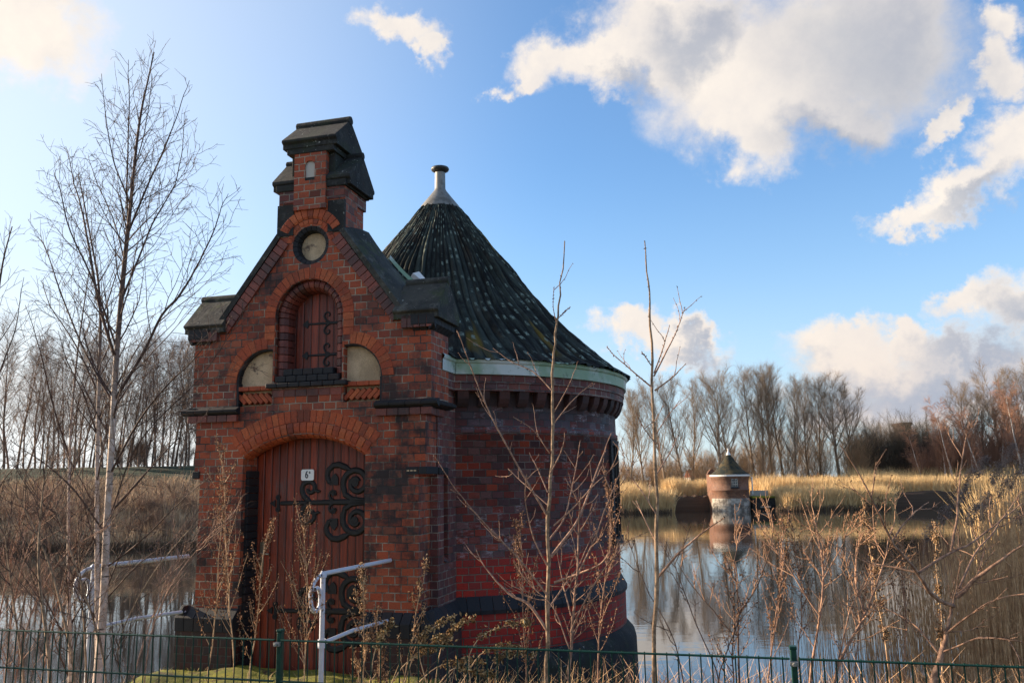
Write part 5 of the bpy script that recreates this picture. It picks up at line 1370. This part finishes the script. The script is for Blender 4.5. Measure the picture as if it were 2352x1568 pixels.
birch([(165, 1568), (158, 1400), (157, 1200), (160, 1000), (178, 800), (205, 620)],
      [([(158, 1250), (110, 1150), (60, 1080), (20, 1050)], .008, .3), ([(160, 1050), (120, 930), (90, 800), (60, 700)], .009, -.3), ([(160, 1100), (200, 1000), (235, 900), (250, 780)], .008, .4), ([(158, 1350), (200, 1250), (260, 1180), (330, 1120)], .007, -.2)],
      .022, 7.2, 'second, thinner birch stem close left of the tall birch', 1, .8, 11)
birch([(225, 1568), (224, 1400), (222, 1200), (224, 1000), (228, 840), (232, 733), (226, 640), (216, 589), (196, 480), (180, 400)],
      [([(226, 760), (262, 640), (280, 560)], .007, .2), ([(224, 1000), (190, 900), (150, 830), (130, 760)], .008, -.3), ([(224, 900), (170, 780), (110, 700), (100, 640)], .008, .3)],
      .024, 6.95, 'pale birch stem directly behind the tall birch trunk', 1, .7, 17)
birch([(-60, 1568), (-50, 1300), (-35, 1000), (-15, 760), (5, 600), (28, 520)], [([(-40, 1000), (0, 850), (40, 760), (60, 640)], .008, .2), ([(-45, 1200), (10, 1100), (70, 1040)], .007, -.3)],
      .022, 6.4, 'birch at the far left edge, only its twigs showing', 1, .8, 23)
# bent brown stems at the lower left
def scrub(stems, label, seed, Y, mt=('red_twig', 'birch_twig'), dens=6, cl=.5):
    T0, T1 = TB(), TB(); rng = np.random.default_rng(seed); T = [T0, T1]; bs_ = None
    cfg = [dict(k=4, to=1), dict(dens=dens, t0=.1, L=lambda t, L: min(.3, L*.5), ang=(25, 55), seg=4, wan=.14, up=.08, rr=.55, k=3, to=1, rmin=.0014, rtip=.0009), dict(bulk=1, n=5, t0=.2, len=.08, ang=(25, 60), rmin=.0011, to=1)]
    for pts, r0, dY in stems:
        P = tr_(pts, Y+dY, Y+dY)
        if pts[0][1] > 1540: P = ground_foot(P)
        P = smooth(P, 3); bs_ = P[0] if bs_ is None else bs_
        T0.add(P, np.linspace(r0*.85, .003, len(P)), 7); L = np.linalg.norm(np.diff(P, axis=0), axis=1).sum()
        for k in range(int(L*dens*1.6)):
            q, d = sample(P, rng.uniform(.15, .97)); CP = path(q, side_dir(d, R(rng.uniform(20, 50)), rng), cl*rng.uniform(.4, 1.2), 6, .1, .12, rng); branch(T, CP, .0035, .0014, 0, cfg, rng)
    return tree_obj('shrub', T0, T1, mt, bs_, label, 'shrub', ('stem', 'twigs'))
scrub([([(120, 1568), (105, 1440), (85, 1300), (95, 1150), (110, 1030)], .018, 0), ([(180, 1568), (150, 1430), (118, 1300), (60, 1170), (10, 1100)], .014, .2), ([(60, 1568), (40, 1450), (20, 1300), (5, 1180)], .012, .3), ([(250, 1568), (225, 1450), (190, 1350), (150, 1230), (120, 1150)], .010, .2),
       ([(290, 1568), (262, 1500), (300, 1400), (360, 1300), (440, 1210)], .007, .1), ([(200, 1568), (195, 1450), (182, 1300), (178, 1180)], .010, .4)], 'tangled bent brown stems at the lower left behind the fence', 31, 5.9, ('sapling_bark', 'birch_twig'))
scrub([([(330, 1568), (345, 1450), (390, 1340), (470, 1240), (520, 1195)], .006, .2), ([(300, 1568), (340, 1440), (400, 1290), (455, 1230)], .006, 0), ([(30, 1568), (70, 1400), (140, 1270), (260, 1200)], .007, .1)],
      'thin pale arching twigs between the birch and the house', 37, 6.2, ('sapling_twig', 'sapling_twig'), 7, .35)
scrub([([(-20, 1568), (0, 1400), (30, 1260), (60, 1150)], .010, .3), ([(90, 1568), (130, 1400), (150, 1300), (210, 1210)], .008, .5), ([(10, 1568), (30, 1380), (70, 1230), (130, 1160)], .008, .0)], 'dense sunlit twigs at the lower left corner behind the fence', 41, 6.6, ('sapling_twig', 'sapling_twig'), 9, .5)
# long foreground twig rising over the left part of the facade

# ------------------------------------------------------------------ dry weeds with seed heads before the door
def weed(x, y0, y1, Y, lean, nside, label, seed, sl=.5, seeds_=26, mts=('straw_near', 'seed_brown')):
    nside = int(nside*1.5)
    T0, T1 = TB(), TB(); rng = np.random.default_rng(seed); b = at(x, y0, Y); t = at(x+lean, y1, Y); b[2] = min(b[2], gz(b[0], b[1])+.0) if b[1] < 6.6 else min(b[2], 1.86)
    n_ = 10; P = np.array([b+(t-b)*k/n_ for k in range(n_+1)]); P[1:] += np.cumsum(rng.normal(size=(n_, 3))*.012, axis=0); H_ = t[2]-b[2]
    T0.add(P, np.linspace(.0065, .002, n_+1), 6)
    for k in range(nside):
        tt_ = .28+.70*(k+rng.uniform(0, .8))/nside; q, d = sample(P, min(tt_, .98)); C_ = path(q, side_dir(d, R(rng.uniform(22, 42)), rng), sl*(1.15-.75*tt_)*rng.uniform(.7, 1.2), 6, .07, .12, rng)
        T0.add(C_, np.linspace(.0032, .0013, 7), 4)
        m_ = int(seeds_*1.5); tv = rng.uniform(.2, 1, m_); pts = np.array([sample(C_, v_)[0] for v_ in tv]); T0.seeds(pts+rng.normal(size=(m_, 3))*np.array((.014, .014, .018)), .0050, 1, 2.2)
    pts = np.array([sample(P, v_)[0] for v_ in rng.uniform(.45, 1, seeds_*2)]); T0.seeds(pts+rng.normal(size=pts.shape)*.016, .0065, 1, 1.6)
    me = T0.mesh('dry_weed', mts); me.transform(Matrix.Translation(tuple(-P[0]))); o = link('dry_weed', me, [], label=label, category='weed'); o.location = tuple(P[0]); return o
weed(545, 1568, 1040, 7.0, -32, 15, 'tall reddish dry weed against the left door pier', 51, .60, 30)
weed(702, 1568, 1200, 6.6, 4, 16, 'tall dry weed with straw seed heads before the middle of the door', 52, .50, 30)
weed(480, 1545, 1150, 7.0, 30, 9, 'slim dry weed at the left foot of the brick house', 53, .40, 18)
weed(560, 1550, 1225, 6.9, 62, 10, 'leaning dry weed before the left door jamb', 54, .40, 26)
weed(800, 1568, 1330, 6.2, 38, 9, 'low dry weed right of the white rail post', 55, .32, 30, ('straw_near', 'straw_near'))
weed(905, 1568, 1300, 6.4, 60, 6, 'pale dry weed below the right end of the handrail', 56, .28, 22, ('straw_near', 'straw_near'))
weed(880, 1568, 1400, 5.6, -30, 8, 'short bushy dry weed right of the rail post near the fence', 57, .28, 30, ('straw_near', 'seed_brown'))
weed(1215, 1568, 1180, 6.0, -8, 12, 'reddish seedy weed left of the taller sapling', 58, .42, 22, ('red_twig', 'seed_brown'))
weed(1370, 1568, 1120, 6.2, 20, 13, 'reddish seedy weed right of the bushy shrub before the tower', 59, .45, 22, ('red_twig', 'seed_brown'))
weed(1760, 1568, 1230, 6.6, 35, 13, 'rusty seedy weed before the water in the middle right', 60, .5, 18, ('red_twig', 'seed_brown'))
weed(1840, 1568, 1190, 7.2, -30, 14, 'dense rusty weed left of the slender reddish weed shrub', 61, .5, 18, ('red_twig', 'seed_brown'))
weed(1960, 1568, 1180, 7.4, 30, 14, 'rusty weed with many seed tufts behind the leaning shrub', 62, .55, 18, ('red_twig', 'seed_brown'))
weed(2080, 1568, 1220, 7.0, -20, 12, 'rusty weed with drooping seeds left of the forked trunk', 63, .5, 16, ('red_twig', 'seed_brown'))
weed(1680, 1568, 1290, 6.0, 15, 9, 'thin weed with small dark seeds over bright water', 64, .4, 14, ('birch_twig', 'seed_brown'))
weed(2060, 1568, 1150, 5.9, -55, 3, 'straw seed stalk with one pale tuft left of the big shrub', 65, .12, 60, ('straw_near', 'straw_near'))
weed(2160, 1568, 1180, 6.3, -18, 2, 'straw stalk topped by a pale fluffy burst before the water', 66, .10, 70, ('straw_near', 'straw_near'))
# drooping sunlit grass heads at the bottom centre
def grass_heads(name, items, Y, label, seed):
    T = TB(); rng = np.random.default_rng(seed)
    for pts in items:
        P = smooth(tr_(pts, Y+rng.uniform(-.3, .3)), 2); T.add(P, np.linspace(.004, .0015, len(P)), 4)
        m_ = 110; tv = rng.uniform(.42, 1, m_); q = np.array([sample(P, v_)[0] for v_ in tv]); T.seeds(q+rng.normal(size=q.shape)*.013, .0085, 1, 1.9)
    r = tree_obj(name, T, None, (['straw_near', 'grass_dry'],), T.V[0][0], label, 'grass', ('stalks', 'x')); return r
grass_heads('plume_grass', [[(1120, 1568), (1130, 1520), (1160, 1500), (1230, 1505)], [(850, 1568), (858, 1500), (880, 1450), (905, 1425)], [(1010, 1568), (1040, 1530), (1090, 1540), (1140, 1548)], [(1000, 1568), (1010, 1490), (1040, 1440), (1090, 1420)], [(980, 1568), (960, 1500), (975, 1450), (1050, 1410)], [(1080, 1568), (1075, 1500), (1110, 1450), (1190, 1430), (1215, 1428)], [(900, 1568), (930, 1520), (990, 1490), (1040, 1470)],
    [(1060, 1568), (1100, 1500), (1150, 1480), (1200, 1490)], [(960, 1568), (1000, 1530), (1060, 1515), (1110, 1518)], [(930, 1568), (950, 1500), (1000, 1470), (1020, 1462)]], 5.6, 'clump of sunlit drooping plume grass at the bottom centre', 71)
def tuft(name, xr, Yr, n_, h, label, mts, seed, kind='stuff', wd=.006):
    T = TB(); xs_ = RNG.uniform(*xr, n_); Ys = RNG.uniform(*Yr, n_)
    P = np.array([at(a, 1560, b) for a, b in zip(xs_, Ys)]); P[:, 2] = [gz(a, b)-.03 if b < 9 else WATER for a, b in zip(P[:, 0], P[:, 1])]
    d = RNG.normal(size=(n_, 3))*.25; d[:, 2] = 1
    T.blades(P, d, RNG.uniform(.45, 1., n_)*h, wd, 0, .35); T.blades(P[::3]+.02, d[::3], RNG.uniform(.45, 1., len(P[::3]))*h*.8, wd, 1, .35)
    return link(name, T.mesh(name, mts, False), [], label=label, category='grass', kind=kind)
tuft('dry_grass', (760, 1330), (5.0, 6.6), 2400, .60, 'dry grass tangle at the bottom centre below the handrail', ['grass_dry', 'straw_near'], 1)
tuft('dry_grass', (1330, 2400), (4.6, 7.0), 2600, .60, 'dry grass at the bottom right behind the fence', ['straw_near', 'sapling_twig'], 2)
tuft('dry_grass', (-60, 330), (5.0, 6.8), 1300, .5, 'dry grass at the bottom left behind the fence', ['straw_near', 'grass_dry'], 3)
# turf tufts on the causeway
T = TB(); n_ = 5200; lx = RNG.uniform(-1.45, 1.45, n_); ly = RNG.uniform(-2.6, -.05, n_); P = np.array([tuple(loc(a, b_, 1.85)) for a, b_ in zip(lx, ly)])
d = RNG.normal(size=(n_, 3))*.35; d[:, 2] = 1; T.blades(P, d, RNG.uniform(.015, .06, n_), .004, 0, .3); T.blades(P[:700], d[:700], RNG.uniform(.03, .10, 700), .004, 1, .4)
link('turf', T.mesh('turf', ['grass_green', 'grass_dry'], False), [], label='short yellow green turf on the causeway before the door', category='grass', kind='stuff')
# reed thicket in the shallow water at the right: many thin dark stems
T = TB(); n_ = 2400
xp = 1640+ (2420-1640)*RNG.beta(3.2, 1.0, n_); Ys = RNG.uniform(7.6, 11.5, n_)
P = np.array([at(a, 1560, b) for a, b in zip(xp, Ys)]); P[:, 2] = [max(gz(a, b), WATER-.1) for a, b in zip(P[:, 0], P[:, 1])]
top_px = np.interp(xp, [1640, 1800, 2000, 2200, 2300, 2420], [1450, 1370, 1330, 1290, 1200, 1120])+RNG.uniform(-60, 110, n_)
for i in range(n_):
    zt = at(xp[i], top_px[i], Ys[i])[2]
    if zt-P[i][2] < .4: continue
    ln = RNG.normal(size=2)*.10; q = np.array([P[i], P[i]+(ln[0]*.4, ln[1]*.4, (zt-P[i][2])*.5), P[i]+(ln[0], ln[1], zt-P[i][2])]); T.add(q, [.0038, .0032, .0015], 3)
link('reed_thicket', T.mesh('reed_thicket', 'straw_near'), [], label='thicket of thin brown reed stems in the shallows at the right', category='reeds', kind='stuff')
# reed plumes standing up at the right edge
def reed(x, y1, Y, lean, label, seed, plume=1):
    T0, T1 = TB(), TB(); rng = np.random.default_rng(seed); t = at(x+lean, y1, Y); b = at(x, 1560, Y); b[2] = max(gz(b[0], b[1]), WATER-.05)
    P = np.array([b*(1-k)+t*k for k in np.linspace(0, 1, 9)]); P[:, 0] += .03*np.sin(np.linspace(0, 3, 9)); T0.add(P, np.linspace(.006, .0028, 9), 5)
    for k in range(5):
        q, d = sample(P, rng.uniform(.3, .85)); s_ = side_dir(d, R(40), rng); T0.blades(np.array([q]), np.array([s_]), [rng.uniform(.25, .5)], .014, 0, .35)
    q = t; dd = nrm(np.array((.35, .1, .75))); n2 = 560; tv = rng.uniform(0, 1, n2); c = q+dd*(tv[:, None]*.30-.04)-np.array((0, 0, .10))*tv[:, None]**2; w2 = .030*np.sin(np.clip(tv, .04, .96)*PI)[:, None]+.008
    pp_ = c+rng.normal(size=(n2, 3))*w2; pp_[:, 2] -= .02; T1.seeds(pp_, .0030, 0, 4.2, np.array((.5, .1, -.2)))
    return tree_obj('reed', T0, T1, ('straw_near', 'plume'), b, label, 'reed', ('stem', 'plume'), 'tall plumed reeds at the right edge')
rl = [(2180, 1150, 8.6, 20), (2205, 1105, 9.2, 15), (2228, 1080, 8.4, 20), (2245, 1160, 9.5, 12), (2262, 1095, 8.0, 20), (2280, 1130, 9.0, 18), (2296, 1050, 8.3, 16), (2312, 1110, 9.4, 10), (2325, 1075, 7.9, 20), (2340, 1145, 8.8, 14), (2352, 1060, 8.2, 16), (2150, 1190, 9.3, 14), (2120, 1230, 8.9, 10), (2215, 1190, 7.8, 14), (2270, 1180, 8.5, -14), (2330, 1190, 8.0, 12)]
for i, (x, y, Y, l) in enumerate(sorted(rl)): reed(x, y, Y, l, 'plumed reed at the right edge, %s counting from the left' % ORD[i], 80+i)
